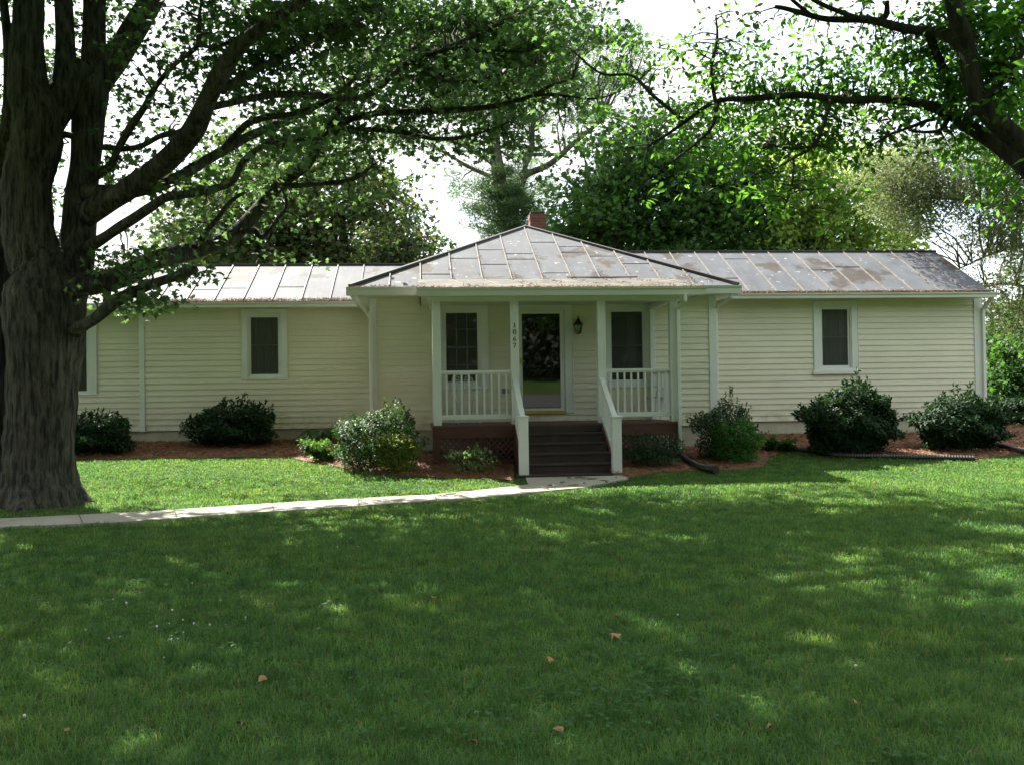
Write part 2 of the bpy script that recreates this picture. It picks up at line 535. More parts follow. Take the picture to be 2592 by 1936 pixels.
class MB:
    """collects shapes in world coordinates, builds ONE mesh object"""
    def __init__(s):
        s.v, s.f = [], []

    def add(s, vs, fs):
        b = len(s.v)
        s.v += [tuple(p) for p in vs]
        s.f += [tuple(i + b for i in f) for f in fs]
        return s

    def box(s, x0, x1, y0, y1, z0, z1):
        vs = [(x, y, z) for z in (z0, z1) for y in (y0, y1) for x in (x0, x1)]
        return s.add(vs, [(0, 2, 3, 1), (4, 5, 7, 6), (0, 1, 5, 4), (2, 6, 7, 3), (0, 4, 6, 2), (1, 3, 7, 5)])

    def beam(s, a, b, w, h, up=(0, 0, 1)):
        a, b = Vector(a), Vector(b)
        d = (b - a).normalized()
        u = Vector(up)
        sdir = d.cross(u).normalized()
        u = sdir.cross(d).normalized()
        vs = []
        for p in (a, b):
            for i, j in ((-1, -1), (1, -1), (1, 1), (-1, 1)):
                vs.append(p + sdir * (i * w / 2) + u * (j * h / 2))
        return s.add(vs, [(3, 2, 1, 0), (4, 5, 6, 7), (0, 1, 5, 4), (1, 2, 6, 5), (2, 3, 7, 6), (3, 0, 4, 7)])

    def extrude(s, prof, x0, x1):
        """closed profile of (y, z) points run along x"""
        n = len(prof)
        vs = [(x0, y, z) for y, z in prof] + [(x1, y, z) for y, z in prof]
        fs = [(i, (i + 1) % n, n + (i + 1) % n, n + i) for i in range(n)]
        fs += [tuple(range(n - 1, -1, -1)), tuple(range(n, 2 * n))]
        return s.add(vs, fs)

    def tube(s, pts, rad, n=8, cap=True):
        pts = [Vector(p) for p in pts]
        if not hasattr(rad, "__len__"):
            rad = [rad] * len(pts)
        vs, fs = [], []
        prev = None
        for i, p in enumerate(pts):
            d = (pts[min(i + 1, len(pts) - 1)] - pts[max(i - 1, 0)])
            d = d.normalized() if d.length > 1e-9 else Vector((0, 0, 1))
            ref = prev if prev is not None else (Vector((1, 0, 0)) if abs(d.x) < 0.8 else Vector((0, 1, 0)))
            a = (ref - d * ref.dot(d)).normalized()
            prev = a
            b = d.cross(a)
            for k in range(n):
                t = 2 * math.pi * k / n
                vs.append(p + (a * math.cos(t) + b * math.sin(t)) * rad[i])
        m = len(pts)
        for i in range(m - 1):
            for k in range(n):
                k2 = (k + 1) % n
                fs.append((i * n + k, i * n + k2, (i + 1) * n + k2, (i + 1) * n + k))
        if cap:
            fs.append(tuple(range(n - 1, -1, -1)))
            fs.append(tuple((m - 1) * n + k for k in range(n)))
        return s.add(vs, fs)

    def lathe(s, c, prof, n=16):
        """(radius, z) profile round the vertical axis through c"""
        vs, fs = [], []
        for r, z in prof:
            for k in range(n):
                t = 2 * math.pi * k / n
                vs.append((c[0] + r * math.cos(t), c[1] + r * math.sin(t), c[2] + z))
        for i in range(len(prof) - 1):
            for k in range(n):
                k2 = (k + 1) % n
                fs.append((i * n + k, i * n + k2, (i + 1) * n + k2, (i + 1) * n + k))
        return s.add(vs, fs)

    def build(s, name, mat, parent=None, smooth=False, bevel=0):
        o3 = org(parent) if parent is not None else Vector((0, 0, 0))
        me = bpy.data.meshes.new(name)
        me.from_pydata([(p[0] - o3.x, p[1] - o3.y, p[2] - o3.z) for p in s.v], [], s.f)
        me.update()
        if smooth:
            me.polygons.foreach_set("use_smooth", [True] * len(me.polygons))
        o = link(name, me, mat, parent)
        if bevel:
            md = o.modifiers.new("bevel", 'BEVEL')
            md.width = bevel
            md.segments = 2
            md.limit_method = 'ANGLE'
        return o


def tri_mesh(name, V, T, mat, parent=None, smooth=False):
    """big triangle mesh from numpy arrays (world coordinates)"""
    if parent is not None:
        V = V - np.array(org(parent)[:])
    me = bpy.data.meshes.new(name)
    me.vertices.add(len(V))
    me.vertices.foreach_set("co", V.astype(np.float32).ravel())
    k = T.shape[1]
    me.loops.add(T.size)
    me.loops.foreach_set("vertex_index", T.astype(np.int32).ravel())
    me.polygons.add(len(T))
    me.polygons.foreach_set("loop_start", np.arange(0, T.size, k, dtype=np.int32))
    me.update(calc_edges=True)
    if smooth:
        me.polygons.foreach_set("use_smooth", np.ones(len(T), bool))
    return link(name, me, mat, parent)


# leaf outlines: x across, y along, z up; triangles
def fan(outline, centre):
    v = np.array([centre] + outline, float)
    n = len(outline)
    f = np.array([(0, 1 + i, 1 + (i + 1) % n) for i in range(n)])
    return v, f


MAPLE = fan([(0, 0, 0), (.34, .05, -.03), (.26, .26, -.02), (.55, .42, -.10), (.22, .52, -.02), (0, 1, -.08), (-.22, .52, -.02), (-.55, .42, -.10),
             (-.26, .26, -.02), (-.34, .05, -.03)], (0, .38, .03))
OVAL = (np.array([(0, 0, 0), (.20, .3, .05), (.19, .62, .05), (0, 1, -.10), (-.19, .62, .05), (-.20, .3, .05), (0, .5, -.02)], float),
        np.array([(0, 1, 6), (1, 2, 6), (2, 3, 6), (3, 4, 6), (4, 5, 6), (5, 0, 6)]))
QUADL = (np.array([(0, 0, 0), (.3, .45, .04), (0, 1, -.06), (-.3, .45, .04)], float), np.array([(0, 1, 2), (0, 2, 3)]))
CLUMP = fan([(.1, 0, 0), (.45, .1, .1), (.3, .42, 0), (.6, .75, -.1), (.15, .68, .05), (-.1, 1, -.1), (-.22, .6, .1), (-.6, .62, -.1), (-.28, .3, 0), (-.42, 0, .05)], (0, .4, .05))
NEEDLE = (np.array([(-.075, 0, 0), (.075, 0, 0), (0, 1, 0)], float), np.array([(0, 1, 2)]))
SPRAY = (np.array([(0, 0, 0), (.10, .35, .03), (.28, .60, .0), (.09, .62, .02), (0, 1, 0), (-.09, .62, .02), (-.28, .55, 0), (-.10, .35, .03)], float),
         np.array([(0, 1, 7), (1, 2, 3), (7, 1, 3), (7, 3, 5), (3, 4, 5), (5, 6, 7)]))


def frames(Nn, T):
    Nn = Nn / (np.linalg.norm(Nn, axis=1, keepdims=True) + 1e-9)
    T = T - Nn * np.sum(T * Nn, axis=1, keepdims=True)
    T = T / (np.linalg.norm(T, axis=1, keepdims=True) + 1e-9)
    return np.cross(T, Nn), T, Nn


def leaf_arrays(P, S, shape, Nn, T):
    v, f = shape
    B, T, Nn = frames(Nn, T)
    S = np.broadcast_to(np.asarray(S, float), (len(P),))
    V = P[:, None, :] + S[:, None, None] * (v[None, :, 0:1] * B[:, None, :] + v[None, :, 1:2] * T[:, None, :] + v[None, :, 2:3] * Nn[:, None, :])
    F = f[None] + (np.arange(len(P)) * len(v))[:, None, None]
    return V.reshape(-1, 3), F.reshape(-1, f.shape[1])


def leaves(name, P, S, shape, mat, parent=None, Nn=None, T=None, tilt=0.7):
    n = len(P)
    if Nn is None:
        Nn = np.array([0, 0, 1.0]) + rng.normal(0, tilt, (n, 3))
    if T is None:
        T = rng.normal(0, 1, (n, 3)) + np.array([0, 0, -0.35])
    V, F = leaf_arrays(P, S, shape, Nn, T)
    return tri_mesh(name, V, F, mat, parent)


def ball(n):
    d = rng.normal(0, 1, (n, 3))
    d /= np.linalg.norm(d, axis=1, keepdims=True)
    return d * (rng.random((n, 1)) ** (1 / 3))


def dup(root, loc, label=None, rotz=None):
    r = root.copy()
    COL.objects.link(r)
    r.location = loc
    if rotz is not None:
        r.rotation_euler = (0, 0, rotz)
    if label:
        r["label"] = label
    for ch in list(root.children):
        c = ch.copy()
        COL.objects.link(c)
        c.parent = r
        for g in ch.children:
            d = g.copy()
            COL.objects.link(d)
            d.parent = c
    return r

# ================================================================== SETTING: ground, path, beds
YC, YL, YR, YE, YP = 19.28, 21.85, 21.05, 21.95, 17.5     # wall planes: centre, left wing, right wing, end wing; porch posts


def grid_ground():
    xs = np.unique(np.concatenate([np.linspace(-400, -40, 13), np.arange(-40, 40.1, 0.8), np.linspace(40, 400, 13)]))
    ys = np.unique(np.concatenate([np.linspace(-400, -132, 8), np.arange(-130, 0, 1.5), np.arange(0, 30, 0.4), np.linspace(30, 700, 18)]))
    Xg, Yg = np.meshgrid(xs, ys)
    Zg = gz(Xg, Yg)
    V = np.stack([Xg.ravel(), Yg.ravel(), Zg.ravel()], 1)
    nx, ny = len(xs), len(ys)
    i = (np.arange(ny - 1)[:, None] * nx + np.arange(nx - 1)[None]).ravel()
    return tri_mesh("ground", V, np.stack([i, i + 1, i + nx + 1, i + nx], 1), M['lawn'], smooth=True)


tag(grid_ground(), "lawn ground sloping gently up to the house", kind="structure")

# concrete walk: outline read off the photograph, laid on the ground with a real edge
PATH_TOP = [(-1300, 1388), (-700, 1354), (-260, 1330), (0, 1318.6), (210, 1308), (420, 1296.9), (688, 1278.7), (900, 1266), (1087, 1257.5), (1230, 1243), (1338, 1230), (1331, 1213)]
PATH_BOT = [(1575, 1208), (1590, 1214), (1480, 1238), (1371, 1248), (1290, 1257), (1181, 1266), (1058, 1275), (900, 1286), (764, 1295), (588, 1306), (294, 1328), (0, 1340), (-260, 1353), (-700, 1381), (-1300, 1424)]
path_px = PATH_TOP + PATH_BOT
pp = ground([p[0] for p in path_px], [p[1] for p in path_px])
PATH_XY = [(p[0], p[1]) for p in pp]


def slab_on_ground(name, xy, h, mat):
    """thin slab following the ground: ear-clipped by Blender as one polygon, then cut fine"""
    import bmesh
    bm = bmesh.new()
    vs = [bm.verts.new((x, y, 0)) for x, y in xy]
    f = bm.faces.new(vs)
    if f.normal.z < 0:
        f.normal_flip()
    bmesh.ops.triangulate(bm, faces=bm.faces[:])
    for _ in range(3):
        long = [e for e in bm.edges if e.calc_length() > 0.5]
        if long:
            bmesh.ops.subdivide_edges(bm, edges=long, cuts=1)
            bmesh.ops.triangulate(bm, faces=[q for q in bm.faces if len(q.verts) > 3])
    for v in bm.verts:
        v.co.z = float(gz(v.co.x, v.co.y)) + h
    border = [e for e in bm.edges if e.is_boundary]
    r = bmesh.ops.extrude_edge_only(bm, edges=border)
    for v in [g for g in r['geom'] if isinstance(g, bmesh.types.BMVert)]:
        v.co.z -= h + 0.05
    me = bpy.data.meshes.new(name)
    bm.normal_update()
    bm.to_mesh(me)
    bm.free()
    return link(name, me, mat)


tag(slab_on_ground("path", PATH_XY, 0.035, M['path']), "pale concrete walk crossing the lawn to the porch steps", kind="structure")

for px, dx in ((688, 6), (440, 8), (200, 9), (905, 5), (1100, 5)):
    top = np.interp(px, [p[0] for p in PATH_TOP[:-2]], [p[1] for p in PATH_TOP[:-2]])
    bot = np.interp(px + dx, [p[0] for p in PATH_BOT[::-1]], [p[1] for p in PATH_BOT[::-1]])
    a, b_ = ground(px, top + .4), ground(px + dx, bot - .4)
    mb = MB()
    mb.add([(a[0] - .006, a[1], a[2] + .0385), (a[0] + .006, a[1], a[2] + .0385), (b_[0] + .006, b_[1], b_[2] + .0385), (b_[0] - .006, b_[1], b_[2] + .0385)], [(0, 1, 2, 3), (3, 2, 1, 0)][:1])
    mb.build("path_joint", M['dark'], bpy.data.objects["path"])

BED_L = [(20, 1166), (150, 1164), (350, 1162), (500, 1160), (640, 1158), (740, 1160), (790, 1172), (880, 1188), (999, 1204), (1117, 1210), (1220, 1213), (1300, 1216)]
BED_R = [(1577, 1214), (1610, 1207), (1668, 1196), (1770, 1193), (1860, 1190), (1930, 1182), (1948, 1160), (1985, 1143), (2040, 1141), (2120, 1155), (2300, 1159), (2470, 1163), (2560, 1152), (2700, 1140)]


def bed_poly(front, back):
    g = ground([p[0] for p in front], [p[1] for p in front])
    out = []
    for p in g:
        out.append((p[0], p[1]))
    return out + back


bedL = bed_poly(BED_L, [(1.6, 17.3), (0.3, 17.6), (0.3, 19.25), (-1.0, 19.25), (-1.0, 22.2), (-9.2, 22.2), (-11.5, 22.2)])
bedR = bed_poly(BED_R, [(16.5, 22.5), (12.3, 22.5), (5.95, 22.5), (5.95, 19.25), (4.6, 19.25), (4.6, 17.6), (3.0, 17.3)])
tag(slab_on_ground("mulch_bed", bedL, 0.02, M['mulch']), "pine straw bed along the left wing and porch", kind="structure")
tag(slab_on_ground("mulch_bed", bedR, 0.02, M['mulch']), "pine straw bed along the right wing", kind="structure")

mb = MB()
mb.add([(-300, -28, 1.52), (300, -28, 1.52), (300, -20, 0.77), (-300, -20, 0.77)], [(3, 2, 1, 0)])
tag(mb.build("road", M['asphalt']), "asphalt street facing the house", kind="structure")

# ================================================================== HOUSE
house = empty("house", (2.4, 21.0, 0.5), "long single storey cream clapboard house with peeling grey metal roof", "house")
ZS = 0.845                                   # bottom of the siding
XCl, XCr = X_(938, 900, YC), X_(1812, 900, YC)
XLl = X_(362, 950, YL)
XRr = X_(2484, 900, YR)
EXPO = 0.127


def siding(mb, x0, x1, Y, z0, z1, holes=()):
    """lap siding facing -y, each course a tilted strip with a lip, cut round the openings"""
    cuts = [z0 + i * EXPO for i in range(int((z1 - z0) / EXPO) + 1)] + [z1]
    for h in holes:
        cuts += [h[2], h[3]]
    cuts = sorted(set(round(c, 4) for c in cuts if z0 - 1e-6 <= c <= z1 + 1e-6))

    def off(z, lower):
        fr = ((z - z0) / EXPO) % 1.0
        if lower and (fr > 0.999): fr = 0
        if not lower and fr < 0.001: fr = 1
        return 0.018 * (1 - fr)

    for a, b in zip(cuts, cuts[1:]):
        if b - a < 1e-4:
            continue
        xs = [(x0, x1)]
        for hx0, hx1, hz0, hz1 in holes:
            if hz0 < (a + b) / 2 < hz1:
                n = []
                for p, q in xs:
                    if hx1 <= p or hx0 >= q:
                        n.append((p, q))
                    else:
                        if hx0 > p: n.append((p, hx0))
                        if hx1 < q: n.append((hx1, q))
                xs = n
        oa, ob = off(a, True), off(b, False)
        for p, q in xs:
            mb.add([(p, Y - oa, a), (q, Y - oa, a), (q, Y - ob, b), (p, Y - ob, b)], [(0, 1, 2, 3)])
            if abs(((a - z0) / EXPO) - round((a - z0) / EXPO)) < 1e-3:
                mb.add([(p, Y, a), (q, Y, a), (q, Y - oa, a), (p, Y - oa, a)], [(0, 1, 2, 3)])


def window(Y, casing, glass, rail_y, grid=None, curtain=None, label=None, right_jamb=0.05):
    """casing & glass given as pixel rectangles of the photograph on the plane Y; returns the opening"""
    cx0, cx1 = X_(casing[0], (casing[2] + casing[3]) / 2, Y), X_(casing[1], (casing[2] + casing[3]) / 2, Y)
    xm = (casing[0] + casing[1]) / 2
    cz0, cz1 = Z_(xm, casing[3], Y), Z_(xm, casing[2], Y)
    Yg = Y + 0.045
    gx0, gx1 = X_(glass[0], (glass[2] + glass[3]) / 2, Yg), X_(glass[1], (glass[2] + glass[3]) / 2, Yg)
    gz0, gz1 = Z_(xm, glass[3], Yg), Z_(xm, glass[2], Yg)
    zr = Z_(xm, rail_y, Yg)
    hx0, hx1, hz0, hz1 = gx0 - 0.075, gx1 + 0.075, gz0 - 0.085, gz1 + 0.075
    f = MB()
    # outer casing boards, butted: sides full height, head and apron between
    f.box(cx0, hx0, Y - 0.032, Y + 0.03, cz0, cz1)
    f.box(hx1, cx1, Y - 0.032, Y + 0.03, cz0, cz1)
    f.box(hx0, hx1, Y - 0.030, Y + 0.03, hz1, cz1)
    f.box(hx0, hx1, Y - 0.034, Y + 0.03, cz0, hz0)
    # back-band round the edge
    for a, b in ((cx0 - 0.012, cx0), (cx1, cx1 + 0.012)):
        f.box(a, b, Y - 0.040, Y, cz0, cz1 + 0.012)
    f.box(cx0, cx1, Y - 0.040, Y, cz1, cz1 + 0.012)
    fr = f.build("window", M['trim'], house, bevel=0.004)
    if label: fr["label"] = label
    s = MB()
    # jamb liner, sash stiles and rails
    for a, b in ((hx0, hx0 + 0.03), (hx1 - 0.03, hx1)):
        s.box(a, b, Y - 0.012, Y + 0.12, hz0, hz1)
    s.box(hx0 + 0.03, hx1 - 0.03, Y - 0.014, Y + 0.12, hz1 - 0.028, hz1)
    s.box(hx0 + 0.03, hx1 - 0.03, Y - 0.014, Y + 0.12, hz0, hz0 + 0.030)
    for a, b in ((hx0 + 0.03, gx0), (gx1, hx1 - 0.03)):
        s.box(a, b, Y + 0.022, Y + 0.06, hz0 + 0.03, hz1 - 0.028)
    s.box(gx0, gx1, Y + 0.02, Y + 0.06, gz1, hz1 - 0.028)
    s.box(gx0, gx1, Y + 0.02, Y + 0.06, hz0 + 0.03, gz0)
    s.box(gx0, gx1, Y + 0.024, Y + 0.06, zr - 0.012, zr + 0.012)
    s.build("sash", M['trim'], fr, bevel=0.003)
    if grid:
        g = MB()
        for u in grid[0]:
            x = gx0 + (gx1 - gx0) * u
            for za, zb in ((gz0, zr - 0.012), (zr + 0.012, gz1)):
                g.box(x - 0.006, x + 0.006, Y + 0.010, Y + 0.017, za, zb)
        for w in grid[1]:
            z = gz0 + (gz1 - gz0) * w
            g.box(gx0, gx1, Y + 0.0085, Y + 0.0175, z - 0.006, z + 0.006)
        g.build("muntin", M['outlet'], fr)
    p = MB()
    p.add([(gx0 + .001, Y + .0185, gz0 + .001), (gx1 - .001, Y + .0185, gz0 + .001), (gx1 - .001, Y + .0185, gz1 - .001), (gx0 + .001, Y + .0185, gz1 - .001)], [(0, 1, 2, 3)])
    p.build("pane", M['glass'], fr)
    if curtain:
        c = MB()
        n = 40
        vs, fs = [], []
        for i in range(n + 1):
            x = hx0 + 0.03 + (hx1 - hx0 - 0.06) * i / n
            y = Y + 0.15 + (0.012 * math.sin(i * 1.9) if curtain[1] else 0)
            vs += [(x, y, hz0 + 0.03), (x, y, hz1 - 0.03)]
        fs = [(2 * i, 2 * i + 2, 2 * i + 3, 2 * i + 1) for i in range(n)]
        c.add(vs, fs)
        c.build("curtain", M[curtain[0]], fr, smooth=True)
    return (hx0, hx1, hz0, hz1)


hL = window(YL, (612, 726, 783, 961), (636, 704, 804, 947), 873.7, None, ('sheer', 1), "narrow window with pale sheer curtain on the left wing")
hE = window(YE, (100, 244, 803, 1000), (128, 219.5, 822, 990), 901, ((.33, .67), (.25, .5, .75)), None, "gridded window half hidden behind the maple trunk")
hP = window(YC, (1110, 1235.5, 770, 985), (1129.6, 1208, 793, 966), 878, ((.33, .67), (.24, .5, .76)), None, "gridded dark window beside the front door")
hQ = window(YC, (1530, 1650.5, 768, 980), (1547.8, 1625.4, 790, 961), 874.7, None, ('shade', 0), "dark shaded window at the right end of the porch")
hR = window(YR, (2060, 2170, 763, 943), (2080.5, 2144.5, 784, 925), 853, None, ('sheer', 1), "narrow window with pale sheer curtain on the right wing")

# sill under the right wing window
mb = MB()
mb.box(X_(2056, 940, YR), X_(2174, 940, YR), YR - 0.07, YR - 0.035, Z_(2115, 947, YR), Z_(2115, 938, YR))
mb.build("window_sill", M['trim'], house, bevel=0.006)

# ---- storm door
dx0, dx1 = X_(1312, 900, YC), X_(1429.5, 900, YC)
dz0, dz1 = Z_(1370, 1046, YC), Z_(1370, 784, YC)
hD = (dx0, dx1, dz0, dz1)
cx0, cx1, cz1 = X_(1293, 900, YC), X_(1448.8, 900, YC), Z_(1370, 767, YC)
f = MB()
f.box(cx0, dx0, YC - 0.034, YC + 0.06, dz0, cz1)
f.box(dx1, cx1, YC - 0.034, YC + 0.06, dz0, cz1)
f.box(dx0, dx1, YC - 0.032, YC + 0.06, dz1, cz1)
f.box(cx1, cx1 + 0.014, YC - 0.044, YC, dz0, cz1 + 0.014)
f.box(cx0, cx1, YC - 0.044, YC, cz1, cz1 + 0.014)
f.build("door_frame", M['trim'], house, bevel=0.004)
gx0, gx1 = X_(1322, 900, YC), X_(1418, 900, YC)
gz0, gz1 = Z_(1370, 1033, YC), Z_(1370, 794.5, YC)
f = MB()
f.box(dx0 + .004, gx0, YC - 0.012, YC + 0.03, dz0 + 0.05, dz1 - .004)
f.box(gx1, dx1 - .004, YC - 0.012, YC + 0.03, dz0 + 0.05, dz1 - .004)
f.box(gx0, gx1, YC - 0.010, YC + 0.03, gz1, dz1 - .004)
f.box(gx0, gx1, YC - 0.010, YC + 0.03, dz0 + 0.05, gz0)
door = f.build("storm_door", M['trim'], house, bevel=0.004)
f = MB()
f.add([(gx0, YC + .01, gz0), (gx1, YC + .01, gz0), (gx1, YC + .01, gz1), (gx0, YC + .01, gz1)], [(0, 1, 2, 3)])
f.build("pane", M['doorglass'], door)
f = MB()
zh = Z_(1318, 915, YC)
f.box(dx0 + .03, dx0 + .06, YC - .022, YC - .012, zh - .07, zh + .07)
f.tube([(dx0 + .045, YC - .02, zh), (dx0 + .045, YC - .06, zh), (dx0 + .11, YC - .065, zh)], 0.011, 8)
f.build("handle", M['brass'], door, bevel=0.003)
f = MB()
f.box(dx0 + .003, dx1 - .003, YC - .05, YC + .05, dz0 - 0.01, dz0 + 0.045)
f.build("threshold", M['brass'], house, bevel=0.004)
# inner front door, dark red, behind the storm glass
f = MB()
f.box(dx0 + .02, dx1 - .02, YC + 0.10, YC + 0.14, dz0, dz1 - .02)
f.build("inner_door", basic("dark_door", (0.03, 0.028, 0.03), 0.5), house)

# ---- walls
def body(mb, x0, x1, y0, y1, z0, z1):
    """plain back and side walls"""
    mb.add([(x0, y0, z0), (x0, y1, z0), (x0, y1, z1), (x0, y0, z1)], [(0, 1, 2, 3)])
    mb.add([(x1, y0, z0), (x1, y1, z0), (x1, y1, z1), (x1, y0, z1)], [(3, 2, 1, 0)])
    mb.add([(x0, y1, z0), (x1, y1, z0), (x1, y1, z1), (x0, y1, z1)], [(0, 1, 2, 3)])


ZWC, ZWL, ZWR, ZWE = Z_(1000, 751, YC), Z_(780, 777, YL), Z_(2300, 750, YR), Z_(300, 793, YE)
YBL, YBR = YL + 3.8, YR + 3.8
w = MB()
siding(w, XCl, XCr, YC, ZS, ZWC, [hP, hQ, hD])
body(w, XCl, XCr, YC, 28.3, ZS, ZWC)
w.build("wall", M['siding'], house)
w = MB()
siding(w, XLl, XCl, YL, ZS, ZWL, [hL])
body(w, XLl, XCl, YL, YBL, ZS, ZWL)
w.build("wall", M['siding'], house)
w = MB()
siding(w, XCr, XRr, YR, ZS, ZWR, [hR])
body(w, XCr, XRr, YR, YBR, ZS, ZWR)
# gable triangle at the right end
w.add([(XRr, YR, ZWR), (XRr, YBR, ZWR), (XRr, (YR + YBR) / 2, ZWR + 1.0)], [(2, 1, 0)])
w.build("wall", M['siding'], house)
w = MB()
XE0 = -16.0
siding(w, XE0, XLl, YE, ZS, ZWE, [hE])
body(w, XE0, XLl, YE, YE + 6, ZS, ZWE)
w.build("wall", M['siding'], house)

for x0, x1, y0, y1, z in ((XCl + .02, XCr - .02, YC + .07, 28.28, ZWC - .03), (XLl + .02, XCl - .02, YL + .07, YBL - .02, ZWL - .03),
                          (XCr + .02, XRr - .02, YR + .07, YBR - .02, ZWR - .03), (XE0 + .02, XLl - .02, YE + .07, YE + 5.9, ZWE - .03)):
    MB().box(x0, x1, y0, y1, z, z + .02).build("ceiling", M['room'], house)
    MB().box(x0, x1, y0, y1, ZS + .12, ZS + .14).build("floor", M['room'], house)

# ---- foundation
for x0, x1, y0, y1 in ((XCl + .03, XCr - .03, YC + .03, 28.2), (XLl + .03, XCl + .03, YL + .03, YBL), (XCr - .03, XRr - .03, YR + .03, YBR), (XE0, XLl + .03, YE + .08, YE + 6)):
    MB().box(x0, x1, y0, y1, 0.0, ZS - .004).build("foundation", M['foundation'], house)

# ---- corner boards
def corner(x0, x1, Y, z1):
    MB().box(x0, x1, Y - 0.030, Y + 0.05, ZS - 0.01, z1).build("corner_board", M['trim'], house, bevel=0.004)


corner(XCl - .012, X_(954, 900, YC), YC, ZWC)
corner(X_(1795, 900, YC), XCr + .012, YC, ZWC)
corner(X_(353.5, 950, YL), X_(366.5, 950, YL), YL, ZWL)
corner(X_(2466, 900, YR), XRr + .012, YR, ZWR)
for b in ((XE0, XLl - .11, YE - .02, YE + .01, ZWE - .02, ZWE + .18), (XLl + .01, XCl - .01, YL - .022, YL + .01, ZWL - .01, ZWL + .12),
          (XCr + .02, XRr - .14, YR - .022, YR + .01, ZWR - .01, ZWR + .10)):
    MB().box(*b).build("frieze_board", M['gutter'], house, bevel=0.004)

# ---- roofs
def slab(mb, poly, th=0.035):
    p = [Vector(q) for q in poly]
    n = (p[1] - p[0]).cross(p[2] - p[0]).normalized()
    if n.z < 0:
        p.reverse()
        n = -n
    k = len(p)
    mb.add(p + [q - n * th for q in p], [tuple(range(k)), tuple(range(2 * k - 1, k - 1, -1))] + [(i, k + i, k + (i + 1) % k, (i + 1) % k) for i in range(k)])


OV = 0.43
EYc = YC - OV
zEc = Z_(900, 727, EYc)
eLx, eRx = X_(885, 724, EYc), X_(1869, 719, EYc)
axx = (eLx + eRx) / 2
run = (eRx - eLx) / 2
PIT = (Z_(1329, 575, EYc + run) - zEc) / run
apex = (axx, EYc + run, zEc + PIT * run)
backY = 28.7
rb = (axx, backY - run, apex[2])
mb = MB()
slab(mb, [(eLx, EYc, zEc), (eRx, EYc, zEc), apex])
slab(mb, [(eLx, EYc, zEc), apex, rb, (eLx, backY, zEc)])
slab(mb, [(eRx, EYc, zEc), (eRx, backY, zEc), rb, apex])
slab(mb, [(eLx, backY, zEc), rb, (eRx, backY, zEc)])
roofC = mb.build("roof", M['roof'], house)

EYl, RYl = YL - 0.40, YL + 1.9
zEl, zRl = Z_(700, 763, EYl), Z_(700, 672.5, RYl)
EYr, RYr = YR - 0.40, YR + 1.9
zEr, zRr = Z_(2200, 740, EYr), Z_(2200, 638.5, RYr)
mb = MB()
slab(mb, [(XLl + .02, EYl, zEl), (axx, EYl, zEl), (axx, RYl, zRl), (XLl + .02, RYl, zRl)])
slab(mb, [(XLl + .02, 2 * RYl - EYl, zEl), (axx, 2 * RYl - EYl, zEl), (axx, RYl, zRl), (XLl + .02, RYl, zRl)])
roofL = mb.build("roof", M['roof'], house)
XRe = X_(2508, 740, EYr)
mb = MB()
slab(mb, [(axx, EYr, zEr), (XRe, EYr, zEr), (XRe, RYr, zRr), (axx, RYr, zRr)])
slab(mb, [(axx, 2 * RYr - EYr, zEr), (XRe, 2 * RYr - EYr, zEr), (XRe, RYr, zRr), (axx, RYr, zRr)])
roofR = mb.build("roof", M['roof'], house)
# shingled end wing
EYe = YE - 0.45
zEe, zRe = Z_(240, 770, EYe), Z_(240, 690, YE + 2.2)
mb = MB()
slab(mb, [(XE0 - .3, EYe, zEe), (XLl, EYe, zEe), (XLl, YE + 3, zEe + 3.45 * 0.42), (XE0 - .3, YE + 3, zEe + 3.45 * 0.42)])
slab(mb, [(XE0 - .3, YE + 6.4, zEe), (XLl, YE + 6.4, zEe), (XLl, YE + 3, zEe + 3.45 * 0.42), (XE0 - .3, YE + 3, zEe + 3.45 * 0.42)])
rs = mb.build("roof", M['shingle'], house)
rs["label"] = "grey asphalt shingle roof of the end wing"
# porch roof: flatter sheet running out over the posts
PEY = 17.18
zPe = Z_(1300, 727, PEY)
PX0, PX1 = X_(1058, 729, PEY), X_(1780, 727, PEY)
KY = 19.22
zK = zEc + PIT * (KY - EYc) + 0.008
mb = MB()
slab(mb, [(PX0, PEY, zPe), (PX1, PEY, zPe), (PX1, KY, zK), (PX0, KY, zK)])
porch_roof = mb.build("porch_roof", M['kick'], house)

# ---- standing seams, cross laps, caps
def zc(y): return zEc + PIT * (y - EYc)
def zl(y): return zEl + (zRl - zEl) * (y - EYl) / (RYl - EYl)
def zr_(y): return zEr + (zRr - zEr) * (y - EYr) / (RYr - EYr)
def zk(y): return zPe + (zK - zPe) * (y - PEY) / (KY - PEY)


random.seed(3)


def rib(roof, x, y0, y1, zf, dx0=0.0, dx1=0.0, w=.020, h=.030):
    mb = MB()
    n = max(2, int((y1 - y0) / 0.5))
    pts = [(x + dx0 + (dx1 - dx0) * i / n + random.uniform(-.003, .003), y0 + (y1 - y0) * i / n) for i in range(n + 1)]
    for (xa, ya), (xb, yb) in zip(pts, pts[1:]):
        mb.beam((xa, ya, zf(ya) + h * .45), (xb, yb, zf(yb) + h * .45), w, h)
    mb.build("seam", M['seam'], roof)


def lap(roof, x0, x1, y, zf):
    if random.random() < .3: return
    MB().beam((x0 + .012, y, zf(y) + .003), (x1 - .012, y + random.uniform(-.01, .01), zf(y) + .003), .012, .010).build("lap_joint", M['dark'], roof)


